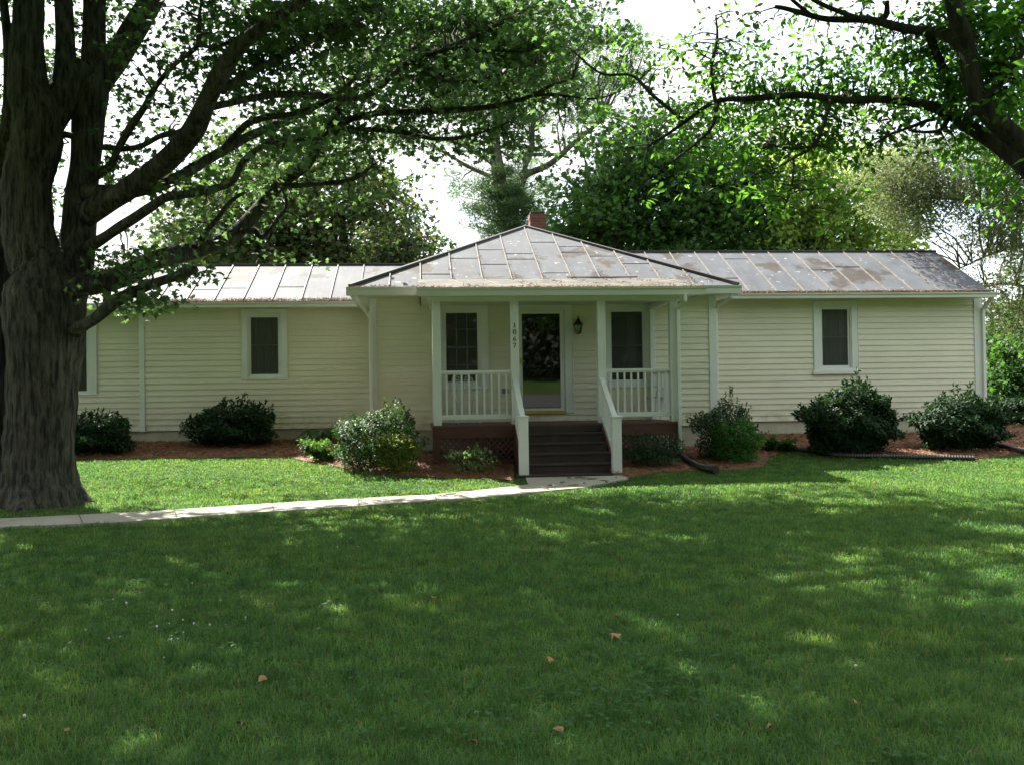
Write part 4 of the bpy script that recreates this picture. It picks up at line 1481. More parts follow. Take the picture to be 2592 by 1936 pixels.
# ================================================================== BIG MAPLE IN THE LAWN
MAPLE_LIMBS = [
    # trunk and stems
    dict(p=[(96, 1275, 14, 86), (98, 1180, 14, 79), (104, 1050, 14, 78), (112, 900, 14, 84), (114, 760, 14, 92), (108, 690, 14, 74), (84, 640, 14, 62), (70, 560, 14, 57), (68, 460, 14, 55), (90, 380, 14, 58), (92, 300, 14.0, 55), (72, 220, 14, 46), (68, 100, 14, 37), (74, 0, 14, 34), (70, -200, 14, 30), (60, -420, 14, 24)], n=150, rough=.035, flare=True),
    dict(p=[(150, 780, 14.05, 60), (178, 700, 14.1, 52), (196, 620, 14.2, 43), (204, 500, 14.3, 38), (216, 400, 14.4, 35), (224, 300, 14.5, 39), (232, 230, 14.5, 40), (236, 160, 14.6, 30), (238, 60, 14.7, 27), (240, -60, 14.8, 25), (236, -320, 15, 20)], n=16, rough=.05),
    dict(p=[(-26, 1255, 14.3, 70), (-30, 1100, 14.3, 62), (-26, 900, 14.3, 60), (-20, 700, 14.4, 56), (-16, 540, 14.5, 46), (-22, 420, 14.6, 38), (-50, 280, 14.8, 32), (-90, 100, 15, 28), (-140, -150, 15.4, 22)], n=16, rough=.05),
    dict(p=[(-18, 430, 14.5, 30), (10, 360, 14.3, 24), (24, 310, 14.2, 20), (26, 220, 14.1, 16), (20, 100, 14.1, 12), (0, -60, 14.2, 9)], n=10, rough=.05),
    dict(p=[(96, 330, 14.1, 50), (140, 270, 14.25, 46), (180, 215, 14.4, 42), (220, 180, 14.5, 40)], n=12, rough=.05),
    dict(p=[(150, 250, 14.3, 36), (164, 190, 14.3, 28), (164, 90, 14.4, 23), (160, 0, 14.5, 21), (150, -200, 14.6, 16)], n=12, rough=.05),
    dict(p=[(228, 230, 14.5, 40), (266, 180, 14.6, 36), (310, 120, 14.7, 32), (352, 50, 14.8, 29), (400, -30, 15, 26), (470, -180, 15.3, 20)], n=12, rough=.05),
    dict(p=[(140, 345, 14.2, 8), (165, 342, 14.3, 8), (190, 346, 14.3, 9)], n=8, rough=.03),
    # right-hand limbs
    dict(p=[(215, 545, 14.1, 32), (265, 515, 14.0, 28), (322, 482, 13.8, 27), (378, 440, 13.6, 26), (424, 404, 13.4, 27), (487, 332, 13.1, 27), (525, 254, 12.9, 23), (563, 178, 12.7, 22), (614, 112, 12.5, 18), (660, 72, 12.4, 15), (740, 20, 12.3, 12), (820, -40, 12.2, 10)], n=12, rough=.05),
    dict(p=[(215, 488, 14.1, 20), (265, 484, 14.0, 16), (330, 484, 13.8, 15)], n=10, rough=.04),
    dict(p=[(558, 232, 12.9, 10), (600, 202, 13.0, 9), (678, 161, 13.2, 8), (784, 106, 13.4, 7), (850, 75, 13.5, 6), (960, 30, 13.7, 5)], n=8, rough=.05),
    dict(p=[(540, 270, 13.0, 10), (580, 262, 13.2, 9), (640, 248, 13.5, 9), (720, 239, 13.9, 9), (800, 243, 14.2, 8), (885, 250, 14.4, 8), (940, 237, 14.6, 9), (999, 186, 14.7, 8), (1037, 157, 14.8, 8), (1118, 127, 15.0, 7), (1224, 80, 15.2, 5), (1300, 42, 15.4, 3)], n=8, rough=.05),
    dict(p=[(1037, 157, 14.8, 6), (1090, 138, 14.7, 5), (1139, 123, 14.6, 5), (1224, 127, 14.5, 4), (1338, 131, 14.4, 2)], n=6, rough=.04),
    dict(p=[(1050, 165, 14.8, 7), (1085, 188, 14.6, 6), (1130, 203, 14.4, 6), (1203, 208, 14.2, 5), (1287, 182, 14.1, 4), (1360, 160, 14.0, 2)], n=6, rough=.04),
    dict(p=[(220, 628, 14.0, 16), (262, 604, 13.8, 13), (297, 580, 13.6, 13), (339, 553, 13.3, 13), (385, 522, 13.1, 12), (424, 500, 12.9, 11), (508, 487, 12.6, 10), (585, 462, 12.4, 9), (614, 411, 12.3, 8), (661, 373, 12.2, 7), (720, 356, 12.1, 6), (805, 352, 12.0, 4)], n=8, rough=.05),
    dict(p=[(345, 480, 13.8, 20), (407, 468, 14.1, 17), (455, 448, 14.3, 15), (487, 428, 14.5, 14), (551, 390, 14.8, 13), (635, 343, 15.2, 12), (700, 318, 15.4, 11), (760, 288, 15.6, 10), (838, 250, 15.8, 9), (900, 226, 15.9, 8), (1000, 160, 16.0, 6), (1090, 90, 16.1, 4)], n=8, rough=.05),
    dict(p=[(560, 385, 14.8, 9), (590, 350, 14.6, 9), (627, 314, 14.4, 9), (678, 297, 14.2, 8), (735, 290, 14.0, 7), (820, 262, 13.8, 6), (900, 200, 13.6, 5)], n=8, rough=.05),
    dict(p=[(120, 718, 14.0, 36), (185, 722, 13.8, 30), (240, 719, 13.8, 27), (313, 700, 14.0, 26), (381, 664, 14.3, 25), (440, 647, 14.6, 23), (487, 636, 14.9, 21), (545, 615, 15.2, 20), (593, 593, 15.4, 19), (644, 542, 15.7, 17), (712, 466, 16.0, 15), (775, 419, 16.2, 13), (800, 375, 16.3, 12), (825, 330, 16.4, 12), (847, 297, 16.5, 11), (864, 246, 16.6, 10), (893, 195, 16.7, 9), (948, 140, 16.8, 7), (990, 70, 16.9, 5)], n=12, rough=.05),
    dict(p=[(836, 318, 16.4, 9), (875, 308, 16.4, 8), (927, 292, 16.3, 8), (1012, 284, 16.2, 8), (1075, 283, 16.1, 8), (1139, 280, 16.0, 8), (1245, 271, 15.9, 7), (1300, 257, 15.8, 6), (1351, 241, 15.7, 5), (1393, 218, 15.6, 4), (1450, 200, 15.5, 2)], n=8, rough=.05),
    dict(p=[(1330, 245, 15.8, 4), (1393, 240, 15.7, 4), (1450, 246, 15.6, 3), (1500, 251, 15.5, 3), (1546, 241, 15.4, 2), (1605, 212, 15.3, 1.5)], n=6, rough=.03),
    dict(p=[(820, 338, 16.4, 7), (880, 328, 16.2, 6), (940, 330, 16.0, 6), (1012, 335, 15.8, 6), (1060, 345, 15.7, 6), (1105, 352, 15.6, 6), (1160, 350, 15.5, 5), (1224, 335, 15.4, 3), (1290, 310, 15.3, 2)], n=6, rough=.04),
    dict(p=[(715, 470, 16.0, 8), (760, 470, 15.9, 7), (805, 466, 15.8, 6), (864, 461, 15.7, 6), (906, 448, 15.6, 5), (942, 422, 15.5, 3)], n=6, rough=.04),
    dict(p=[(500, 634, 14.9, 9), (520, 590, 14.6, 8), (545, 560, 14.4, 7), (585, 510, 14.2, 6), (620, 488, 14.1, 4)], n=6, rough=.04),
    dict(p=[(600, 590, 15.4, 8), (640, 582, 15.2, 8), (665, 600, 15.1, 7), (700, 560, 15.0, 5), (725, 520, 14.9, 4), (715, 480, 14.8, 3)], n=6, rough=.04),
    dict(p=[(192, 836, 13.7, 20), (214, 822, 13.5, 15), (240, 808, 13.4, 14), (271, 782, 13.3, 15), (313, 752, 13.2, 15), (350, 734, 13.2, 13), (390, 718, 13.1, 12), (440, 702, 13.1, 12), (485, 684, 13.0, 13), (500, 678, 13.0, 8)], n=10, rough=.06),
    dict(p=[(275, 716, 13.9, 10), (272, 745, 13.7, 9), (270, 782, 13.3, 11)], n=8, rough=.04),
    dict(p=[(232, 372, 14.4, 8), (268, 374, 14.2, 7), (318, 377, 14.0, 7), (360, 369, 13.8, 7), (407, 345, 13.6, 7), (449, 338, 13.4, 8), (480, 345, 13.2, 9)], n=8, rough=.04),
    dict(p=[(232, 452, 14.3, 13), (262, 434, 14.1, 11), (284, 415, 14.0, 10), (297, 381, 13.9, 9), (330, 322, 13.7, 10), (364, 275, 13.5, 8), (394, 220, 13.4, 7), (445, 161, 13.2, 6), (500, 114, 13.1, 6), (504, 42, 13.0, 4), (520, -30, 13, 3)], n=8, rough=.04),
    dict(p=[(500, 114, 13.1, 5), (547, 119, 13.0, 4), (610, 89, 12.9, 3), (660, 50, 12.8, 2)], n=6, rough=.03),
    # limbs over the front lawn and away to the left, above the picture
    dict(p=[(70, -350, 14, 26), (150, -560, 12, 20), (330, -700, 9.6, 16), (620, -900, 7.6, 10)], n=8, rough=.04),
    dict(p=[(236, -300, 15, 20), (420, -480, 16, 16), (720, -520, 17, 12), (1050, -480, 18, 8)], n=8, rough=.04),
    dict(p=[(470, -170, 15.3, 18), (800, -330, 16.2, 12), (1150, -360, 17, 8), (1450, -330, 18, 5)], n=8, rough=.04),
]
maple = empty("maple_tree", (float(at(96, 1262, 14)[0]), 14.0, 0.05), "huge many-stemmed maple with thick ridged trunk at the left of the lawn", "tree")
mb = MB()
tips = []
for L in MAPLE_LIMBS:
    path = limb_px(L['p'])
    if L.get('flare'):
        u = np.linspace(0, len(path) - 1, 4 * len(path))
        path = np.stack([np.interp(u, np.arange(len(path)), path[:, k]) for k in range(4)], 1)
        path[0][2] = 0.0
    rough_tube(mb, path, L['n'], L['rough'], (0.05, 0.75, .36) if L.get('flare') else None)
    tips.append(path)
TIP = np.vstack([t for t in tips])
thin = np.vstack([t[t[:, 3] < .14] for t in tips if (t[:, 3] < .14).any()])

MG = [[3, 3, 4, 3, 2, 6, 8, 8, 9, 9, 9, 9, 9, 9, 7, 3, 0],
      [3, 3, 4, 2, 4, 5, 6, 7, 8, 9, 9, 9, 9, 8, 5, 2, 0],
      [3, 2, 3, 3, 3, 3, 5, 7, 8, 7, 8, 8, 8, 8, 6, 2, 0],
      [2, 2, 2, 2, 1, 2, 5, 7, 8, 7, 7, 5, 6, 5, 2, 0, 0],
      [1, 2, 2, 2, 3, 4, 5, 6, 5, 3, 0, 0, 0, 0, 0, 0, 0],
      [1, 2, 1, 1, 2, 3, 4, 3, 1, 0, 0, 0, 0, 0, 0, 0, 0],
      [1, 1, 1, 3, 2, 1, 1, 1, 0, 0, 0, 0, 0, 0, 0, 0, 0],
      [0, 0, 3, 3, 0, 0, 0, 0, 0, 0, 0, 0, 0, 0, 0, 0, 0]]
cl, cpts = [], grid_points(MG, 0, 0, 100, 13)
txy = np.array(proj(thin[:, :3])[:2]).T
for px, py in cpts:
    d = np.hypot(txy[:, 0] - px, txy[:, 1] - py) + rng.random(len(txy)) * 60
    i = int(np.argmin(d))
    Y = thin[i, 1] + abs(random.gauss(0, .8)) + .15 - (random.random() < .12) * .9
    if px < 290: Y = random.uniform(15.2, 18.5)
    elif random.random() < .25: Y = random.uniform(16.5, 20.5)
    c = at(px, py, Y)
    cl.append(c)
    if np.linalg.norm(c - thin[i, :3]) < 2.4 and random.random() < .8:
        twig(mb, thin[i, :3], c, min(.016, thin[i, 3]), .004, -.04)
# low leaves on the broken limb and hanging before the roof
for px, py, Y in [(300, 770, 13.1), (345, 755, 13.1), (375, 760, 13.1), (420, 745, 13), (250, 700, 13.5), (290, 690, 13.5), (470, 690, 13), (500, 675, 13), (515, 690, 13), (240, 745, 13.4), (330, 690, 13.6),
                  (350, 690, 13.4), (390, 770, 13.1), (430, 765, 13.1), (260, 655, 13.8), (300, 650, 13.8), (360, 640, 13.9)]:
    cl.append(at(px, py, Y))
# rear foliage that throws the soft band of shade between the tree and the walk
band = ground([p[0] for p in ((300, 1208), (520, 1208), (1000, 1226), (1120, 1236), (1000, 1246), (700, 1262), (520, 1254), (330, 1246))],
              [p[1] for p in ((300, 1208), (520, 1208), (1000, 1226), (1120, 1236), (1000, 1246), (700, 1262), (520, 1254), (330, 1246))])
bxy = [(p[0], p[1]) for p in band]
nb_ = 0
while nb_ < 130:
    bx_, by_ = random.uniform(-6.5, 0.5), random.uniform(13.5, 17.5)
    if not inpoly([bx_], [by_], bxy)[0]: continue
    q = np.array([bx_, by_, .1]) + SUNn * (random.uniform(5.2, 13) / SUNn[2])
    qx, qy, _ = proj(q)
    if not (0 < qx[0] < 1700 and -150 < qy[0] < 640): continue
    if qy[0] > 0 and random.random() > MG[int(qy[0] // 100)][int(qx[0] // 100)] / 9 * .8: continue
    cl.append(q)
    nb_ += 1
P, S, C = spray_leaves(cl, 26, .40, .42, (.075, .125))
ok = ~(shades_lit(P) & (rng.random(len(P)) < .9))
inP, inS = P[ok], S[ok]
# the crown above the picture, which shades the lawn: found from where its shadow falls
nn = 150000
tx, ty = rng.uniform(-12, 12.5, nn), rng.uniform(-4, 17.5, nn)
hh = rng.uniform(5.5, 14.5, nn)
Q = np.stack([tx, ty, gz(tx, ty)], 1) + SUNn[None] * (hh / SUNn[2])[:, None]
e = ((Q[:, 0] + 3.0) / 10.5) ** 2 + ((Q[:, 1] - 14.0) / 9.5) ** 2 + ((Q[:, 2] - 8) / 8.0) ** 2
qx, qy, qz = proj(Q)
vis = (qx > -30) & (qx < W + 30) & (qy > -20) & (qz > 0)
k1 = (e < 1) & ~vis & ~shades_lit(Q)
Q = Q[k1]
lump = np.sin(Q[:, 0] * 1.7 + Q[:, 2]) * np.sin(Q[:, 1] * 1.5 + 1) * np.sin(Q[:, 2] * 1.3 + 2)
landQ = sun_hit(Q)
Q = Q[((lump > -.22) & (rng.random(len(Q)) < np.where(landQ[:, 0] > 2.5, .52, .70))) | (rng.random(len(Q)) < np.where(landQ[:, 0] > 2.5, .12, .25)) | ((landQ[:, 1] < 9.5) & (landQ[:, 0] < 3.2) & (rng.random(len(Q)) < .38))]
r4 = sun_hit(Q, 4.3)
Q = Q[~((r4[:, 0] > 2.2) & (r4[:, 0] < 7.6) & (r4[:, 1] > 9.4) & (r4[:, 1] < 12.2) & (rng.random(len(Q)) < .8))]
tree_over = Q
V1, F1 = leaf_arrays(inP, inS, MAPLE, np.array([0, 0, 1.0]) + rng.normal(0, .75, (len(inP), 3)), rng.normal(0, 1, (len(inP), 3)) + np.array([0, 0, -.4]))
V2, F2 = leaf_arrays(Q, rng.uniform(.15, .24, len(Q)), CLUMP, np.array([0, 0, 1.0]) + rng.normal(0, .5, (len(Q), 3)), rng.normal(0, 1, (len(Q), 3)))
mb.build("trunk", M['bark'], maple, smooth=True)
tag(tri_mesh("crown", np.vstack([V1, V2]), np.vstack([F1, F2 + len(V1)]), M['maple'], maple), kind="stuff")

# ================================================================== TREE AT THE RIGHT, limbs reaching in
RT = [
    dict(p=[(3350, 1500, 9.6, 75), (3250, 1100, 9.6, 62), (3080, 760, 9.6, 50), (2850, 560, 9.6, 40), (2680, 440, 9.6, 34), (2590, 370, 9.6, 29), (2497, 280, 9.5, 26), (2463, 203, 9.5, 24), (2450, 127, 9.5, 23), (2421, 42, 9.4, 22), (2405, -40, 9.4, 20), (2360, -260, 9.3, 15)], n=14),
    dict(p=[(2720, 520, 9.7, 28), (2650, 470, 9.9, 25), (2592, 424, 10.0, 22), (2518, 364, 10.2, 20), (2455, 322, 10.3, 19), (2408, 290, 10.4, 17), (2328, 263, 10.5, 13), (2222, 252, 10.7, 11), (2137, 254, 10.8, 10), (2031, 241, 11.0, 9), (1904, 250, 11.2, 8), (1811, 258, 11.4, 6), (1734, 309, 11.6, 5), (1692, 339, 11.7, 4), (1640, 372, 11.8, 3)], n=10),
    dict(p=[(2412, 280, 10.4, 14), (2406, 240, 10.3, 12), (2395, 191, 10.2, 11), (2370, 136, 10.1, 11), (2349, 80, 10.0, 12)], n=10),
    dict(p=[(2452, 130, 9.5, 18), (2391, 85, 9.8, 15), (2340, 80, 10.0, 13), (2285, 72, 10.1, 12), (2200, 51, 10.3, 10), (2095, 49, 10.5, 8), (2031, 34, 10.6, 7), (1985, 22, 10.7, 6), (1962, 18, 10.7, 5)], n=10),
    dict(p=[(2190, 52, 10.3, 9), (2158, 42, 10.3, 7), (2073, 8, 10.4, 6), (2000, -40, 10.5, 4)], n=8),
    dict(p=[(2075, 48, 10.5, 6), (2050, 36, 10.5, 5), (2005, 0, 10.5, 5), (1960, -50, 10.5, 3)], n=8),
    dict(p=[(2215, 56, 10.3, 9), (2242, 40, 10.2, 8), (2246, 4, 10.2, 6)], n=8),
    dict(p=[(2362, 300, 10.4, 6), (2306, 322, 10.2, 5), (2250, 342, 10.1, 3)], n=6),
    dict(p=[(2400, 300, 10.4, 8), (2380, 330, 10.2, 6), (2340, 335, 10.1, 4), (2300, 330, 10, 3)], n=6),
    dict(p=[(1815, 260, 11.4, 6), (1802, 322, 11.2, 5), (1755, 369, 11.1, 4), (1700, 411, 11.0, 2)], n=6),
    dict(p=[(2100, 256, 10.8, 6), (2080, 330, 10.6, 5), (2056, 372, 10.5, 5), (2010, 400, 10.4, 4), (1960, 430, 10.3, 2)], n=6),
    dict(p=[(2056, 372, 10.5, 4), (2000, 376, 10.4, 4), (1950, 366, 10.3, 2)], n=6),
    dict(p=[(2010, 400, 10.4, 3), (2005, 470, 10.3, 3), (1985, 530, 10.2, 2)], n=6),
    dict(p=[(1734, 309, 11.6, 5), (1650, 240, 11.8, 5), (1600, 192, 12, 4), (1520, 186, 12.2, 3), (1440, 120, 12.4, 2)], n=6),
    dict(p=[(1811, 258, 11.4, 6), (1800, 180, 11.5, 5), (1815, 100, 11.6, 4), (1812, 40, 11.7, 2)], n=6),
    dict(p=[(2450, 300, 9.6, 14), (2540, 200, 9.3, 10), (2640, 60, 9, 8), (2760, -100, 8.7, 5)], n=8),
]
rtree = empty("broadleaf_tree", (float(at(3350, 1500, 9.6)[0]), 9.6, 0.02), "dark limbed tree with broad oval leaves reaching in from the right", "tree")
mb = MB()
tips = []
for L in RT:
    path = limb_px(L['p'])
    rough_tube(mb, path, L['n'], .06)
    tips.append(path)
thin = np.vstack([t[t[:, 3] < .10] for t in tips if (t[:, 3] < .10).any()])
RG = [[0, 2, 2, 1, 3, 1, 3, 2, 4, 6, 9, 9],
      [1, 4, 5, 5, 7, 4, 5, 5, 7, 8, 9, 9],
      [0, 3, 4, 6, 7, 8, 7, 8, 8, 8, 9, 9],
      [0, 1, 3, 5, 6, 7, 8, 7, 4, 3, 6, 8],
      [0, 0, 2, 2, 3, 4, 5, 2, 0, 0, 2, 6],
      [0, 0, 0, 0, 1, 3, 1, 0, 0, 0, 0, 2]]
txy = np.array(proj(thin[:, :3])[:2]).T
cl = []
for px, py in grid_points(RG, 1400, 0, 100, 10):
    if py < 100 and 1560 < px < 1740: continue
    if py < 24 and px < 2000: continue
    d = np.hypot(txy[:, 0] - px, txy[:, 1] - py) + rng.random(len(txy)) * 40
    i = int(np.argmin(d))
    c = at(px, py, thin[i, 1] + abs(random.gauss(0, .55)) + .15 - (random.random() < .10) * .5)
    cl.append(c)
    if np.linalg.norm(c - thin[i, :3]) < 1.6:
        twig(mb, thin[i, :3], c, min(.010, thin[i, 3]), .003, -.05)
P, S, C = spray_leaves(cl, 18, .26, .6, (.078, .122))
ok = ~(shades_lit(P) & (rng.random(len(P)) < .85))
P, S, C = P[ok], S[ok], C[ok]
T = (P - C) / .24 * .8 + rng.normal(0, .5, P.shape) + np.array([0, 0, -.55])
V1, F1 = leaf_arrays(P, S, OVAL, np.array([0, 0, .8]) + rng.normal(0, .6, P.shape), T)
nn = 50000
tx, ty = rng.uniform(3, 14, nn), rng.uniform(-3, 16, nn)
hh = rng.uniform(3.5, 11.5, nn)
Q = np.stack([tx, ty, gz(tx, ty)], 1) + SUNn[None] * (hh / SUNn[2])[:, None]
e = ((Q[:, 0] - 8.2) / 6.5) ** 2 + ((Q[:, 1] - 10.5) / 6.5) ** 2 + ((Q[:, 2] - 7) / 5) ** 2
qx, qy, qz = proj(Q)
vis = (qx > -30) & (qx < W + 10) & (qy > -20) & (qz > 0)
Q = Q[(e < 1) & ~vis & ~shades_lit(Q)]
V2, F2 = leaf_arrays(Q, rng.uniform(.14, .22, len(Q)), OVAL, np.array([0, 0, 1.0]) + rng.normal(0, .5, (len(Q), 3)), rng.normal(0, 1, (len(Q), 3)))
mb.build("trunk", M['bark_dark'], rtree, smooth=True)
tag(tri_mesh("crown", np.vstack([V1, V2]), np.vstack([F1, F2 + len(V1)]), M['cherry'], rtree), kind="stuff")

# ================================================================== TREES BEHIND THE HOUSE
def back_tree(name, label, stems, grid, gx, gy, cell, Y, dY, per, n_each, rad, size, shape, leaf, bark, flat=.7, tilt=.8, base=None, group=None, branchy=.6, needles=0):
    Xb, Yb = (float(at(stems[0]['p'][0][0], stems[0]['p'][0][1], Y)[0]), Y) if base is None else base
    root = empty(name, (Xb, Yb, 0.6), label, "tree", group)
    mb = MB()
    tp = []
    for Ls in stems:
        path = limb_px(Ls['p'])
        rough_tube(mb, path, Ls.get('n', 7), .05)
        tp.append(path)
    tp = np.vstack(tp)
    txy = np.array(proj(tp[:, :3])[:2]).T
    cl = []
    for px, py in grid_points(grid, gx, gy, cell, per):
        c = at(px, py, Y + random.uniform(-dY, dY))
        cl.append(c)
        if random.random() < branchy:
            d = np.hypot(txy[:, 0] - px, (txy[:, 1] - py - 60)) + rng.random(len(txy)) * 50
            i = int(np.argmin(d))
            twig(mb, tp[i, :3], c, min(.05, tp[i, 3]), .012, -.06)
    P, S, C = spray_leaves(cl, n_each, rad, flat, size)
    if needles:
        T = (P - C) + rng.normal(0, .12, P.shape) + np.array([0, 0, needles])
        Nn = rng.normal(0, 1, P.shape)
    else:
        T = rng.normal(0, 1, P.shape) + np.array([0, 0, -.3])
        Nn = np.array([0, 0, .8]) + rng.normal(0, tilt, P.shape)
    V, F = leaf_arrays(P, S, shape, Nn, T)
    mb.build("trunk", bark, root, smooth=True)
    tag(tri_mesh("crown", V, F, leaf, root), kind="stuff")
    return root


def stem(*p, n=7): return dict(p=list(p), n=n)


G1 = [[0, 3, 5, 6, 6, 5, 2, 0], [4, 7, 8, 8, 7, 7, 3, 0], [7, 8, 9, 9, 9, 8, 6, 2], [8, 9, 9, 9, 9, 9, 8, 3]]
back_tree("oak_tree", "dark brownish leafy tree rising behind the left wing roof", [stem((760, 760, 34, 22), (770, 600, 34, 18), (800, 480, 34, 12), (820, 380, 34, 7)),
          stem((770, 640, 34, 12), (690, 560, 34, 9), (620, 480, 34, 5)), stem((775, 600, 34, 10), (880, 540, 34.4, 8), (980, 470, 34.8, 4)),
          stem((540, 760, 35, 10), (545, 620, 35, 8), (520, 520, 35, 5))],
          G1, 400, 330, 95, 34, 2.2, 10, 30, .80, (.14, .24), CLUMP, M['bgdark'], M['bark_dark'])
G1b = [[0, 2, 2, 0], [6, 7, 6, 3], [9, 9, 9, 6], [9, 9, 9, 8]]
back_tree("holly_tree", "low dark rounded tree just left of the porch roof peak", [stem((1010, 740, 30, 10), (1020, 660, 30, 7), (1030, 600, 30, 4))],
          G1b, 900, 520, 60, 30, 1.0, 5, 30, .5, (.10, .17), CLUMP, M['bgdark'], M['bark_dark'])
PG = [[3, 6, 7, 7, 6, 5, 5, 4, 2, 3], [5, 7, 8, 8, 8, 8, 7, 6, 5, 4], [5, 7, 8, 8, 8, 7, 8, 5, 6, 6], [4, 7, 8, 8, 8, 7, 7, 6, 6, 4], [3, 6, 7, 8, 7, 5, 5, 5, 2, 1], [2, 2, 2, 5, 4, 2, 2, 0, 0, 0],
      [1, 2, 1, 3, 4, 2, 0, 0, 0, 0], [0, 2, 5, 8, 7, 3, 0, 0, 0, 0], [0, 2, 7, 9, 9, 5, 0, 0, 0, 0], [0, 0, 4, 9, 9, 6, 1, 0, 0, 0], [0, 0, 1, 6, 9, 8, 2, 0, 0, 0]]
back_tree("pine_tree", "tall thin white pine with soft needles behind the porch roof peak", [
          stem((1330, 740, 42, 24), (1300, 600, 42, 21), (1275, 520, 42, 19), (1260, 430, 42, 17), (1253, 360, 42, 13), (1257, 290, 42, 11), (1250, 180, 42, 8), (1245, 60, 42, 6), n=9),
          stem((1290, 560, 42, 14), (1312, 490, 42, 12), (1324, 452, 42, 11), (1338, 440, 42, 9), (1393, 415, 41.6, 8), (1450, 366, 41.2, 6), (1530, 300, 41, 4)),
          stem((1318, 470, 42, 8), (1330, 420, 42, 7), (1346, 380, 42, 6), (1350, 320, 42, 4)),
          stem((1266, 430, 42, 8), (1235, 405, 41.8, 7), (1200, 385, 41.6, 6), (1160, 362, 41.4, 5), (1090, 350, 41.2, 3)),
          stem((1240, 447, 42, 6), (1180, 420, 42.3, 5), (1130, 390, 42.6, 4), (1080, 365, 42.9, 3)), stem((1258, 350, 42, 6), (1180, 290, 42, 5), (1090, 240, 42, 3)),
          stem((1256, 330, 42, 6), (1330, 260, 42, 5), (1420, 200, 42, 3)), stem((1254, 220, 42, 5), (1330, 160, 42, 4), (1400, 120, 42, 2)), stem((1252, 240, 42, 5), (1170, 160, 42, 4), (1100, 120, 42, 2)),
          stem((1300, 400, 42, 6), (1290, 395, 42, 5), (1400, 392, 42.4, 5), (1440, 400, 42.6, 3))],
          PG, 1070, 30, 56, 42, 1.6, 5.0, 190, .52, (.15, .27), NEEDLE, M['pine'], M['bark_pine'], flat=.5, needles=.06, branchy=.5)
G3 = [[0, 1, 3, 4, 5, 4, 4, 3, 2], [0, 4, 8, 8, 8, 7, 7, 5, 2], [2, 7, 9, 9, 9, 9, 8, 8, 4], [6, 9, 9, 9, 9, 9, 9, 9, 7], [8, 9, 9, 9, 9, 9, 9, 9, 7], [7, 8, 7, 9, 8, 8, 7, 7, 6]]
back_tree("maple_tree", "dense dark green maple behind the roof to the right of the chimney", [stem((1700, 740, 38, 22), (1700, 620, 38, 18), (1690, 520, 38, 14), (1660, 420, 38, 8), (1640, 350, 38, 5)),
          stem((1700, 640, 38, 12), (1760, 570, 38, 9), (1860, 480, 38, 5)), stem((1698, 620, 38, 10), (1600, 560, 38.4, 8), (1500, 500, 38.8, 5)), stem((1690, 650, 37, 6), (1640, 600, 37, 5), (1560, 590, 37, 3))],
          G3, 1380, 270, 72, 38, 2.4, 8.5, 30, .8, (.14, .25), CLUMP, M['bgmaple'], M['bark_dark'])
G4 = [[2, 3, 3, 2, 1, 0], [4, 5, 4, 4, 2, 1], [5, 6, 6, 5, 4, 2], [6, 7, 7, 6, 5, 3], [7, 7, 7, 6, 6, 4], [7, 8, 7, 7, 6, 5]]
back_tree("locust_tree", "airy pale green tree with thin trunks behind the right wing", [stem((2080, 740, 36, 7), (2085, 620, 36, 6), (2075, 500, 36, 4), (2060, 420, 36, 3)), stem((2190, 740, 37, 8), (2190, 600, 37, 7), (2195, 480, 37, 6), (2200, 380, 37, 4)),
          stem((2130, 740, 36, 5), (2160, 600, 36, 4), (2120, 540, 36, 3)), stem((2280, 740, 38, 9), (2276, 640, 38, 7), (2262, 540, 38, 5), (2255, 440, 38, 4)), stem((2278, 640, 38, 4), (2310, 600, 38, 3), (2340, 560, 38, 2))],
          G4, 1950, 330, 64, 36.5, 2.0, 14, 32, .72, (.13, .22), CLUMP, M['bglime'], M['bark_pine'])
G5 = [[0, 1, 5, 8], [3, 6, 8, 9], [7, 8, 9, 9], [8, 9, 9, 9], [7, 8, 9, 9], [8, 8, 9, 9]]
back_tree("hedge_tree", "bushy green tree growing beyond the right end of the house", [stem((2600, 1120, 30, 12), (2600, 900, 30, 9), (2590, 760, 30, 5))],
          G5, 2480, 690, 68, 30, 1.6, 10, 32, .65, (.12, .20), CLUMP, M['bgmaple'], M['bark_dark'])
G6 = [[4, 6, 6, 5, 2], [6, 8, 8, 8, 4], [8, 9, 9, 9, 6], [9, 9, 9, 9, 7]]
back_tree("shrub_tree", "small leafy green tree low behind the right end of the house", [stem((2560, 1130, 26, 8), (2560, 1000, 26, 6), (2550, 900, 26, 4))],
          G6, 2470, 860, 56, 26, 1.0, 7.0, 28, .45, (.10, .16), CLUMP, M['bgmaple'], M['bark_dark'])
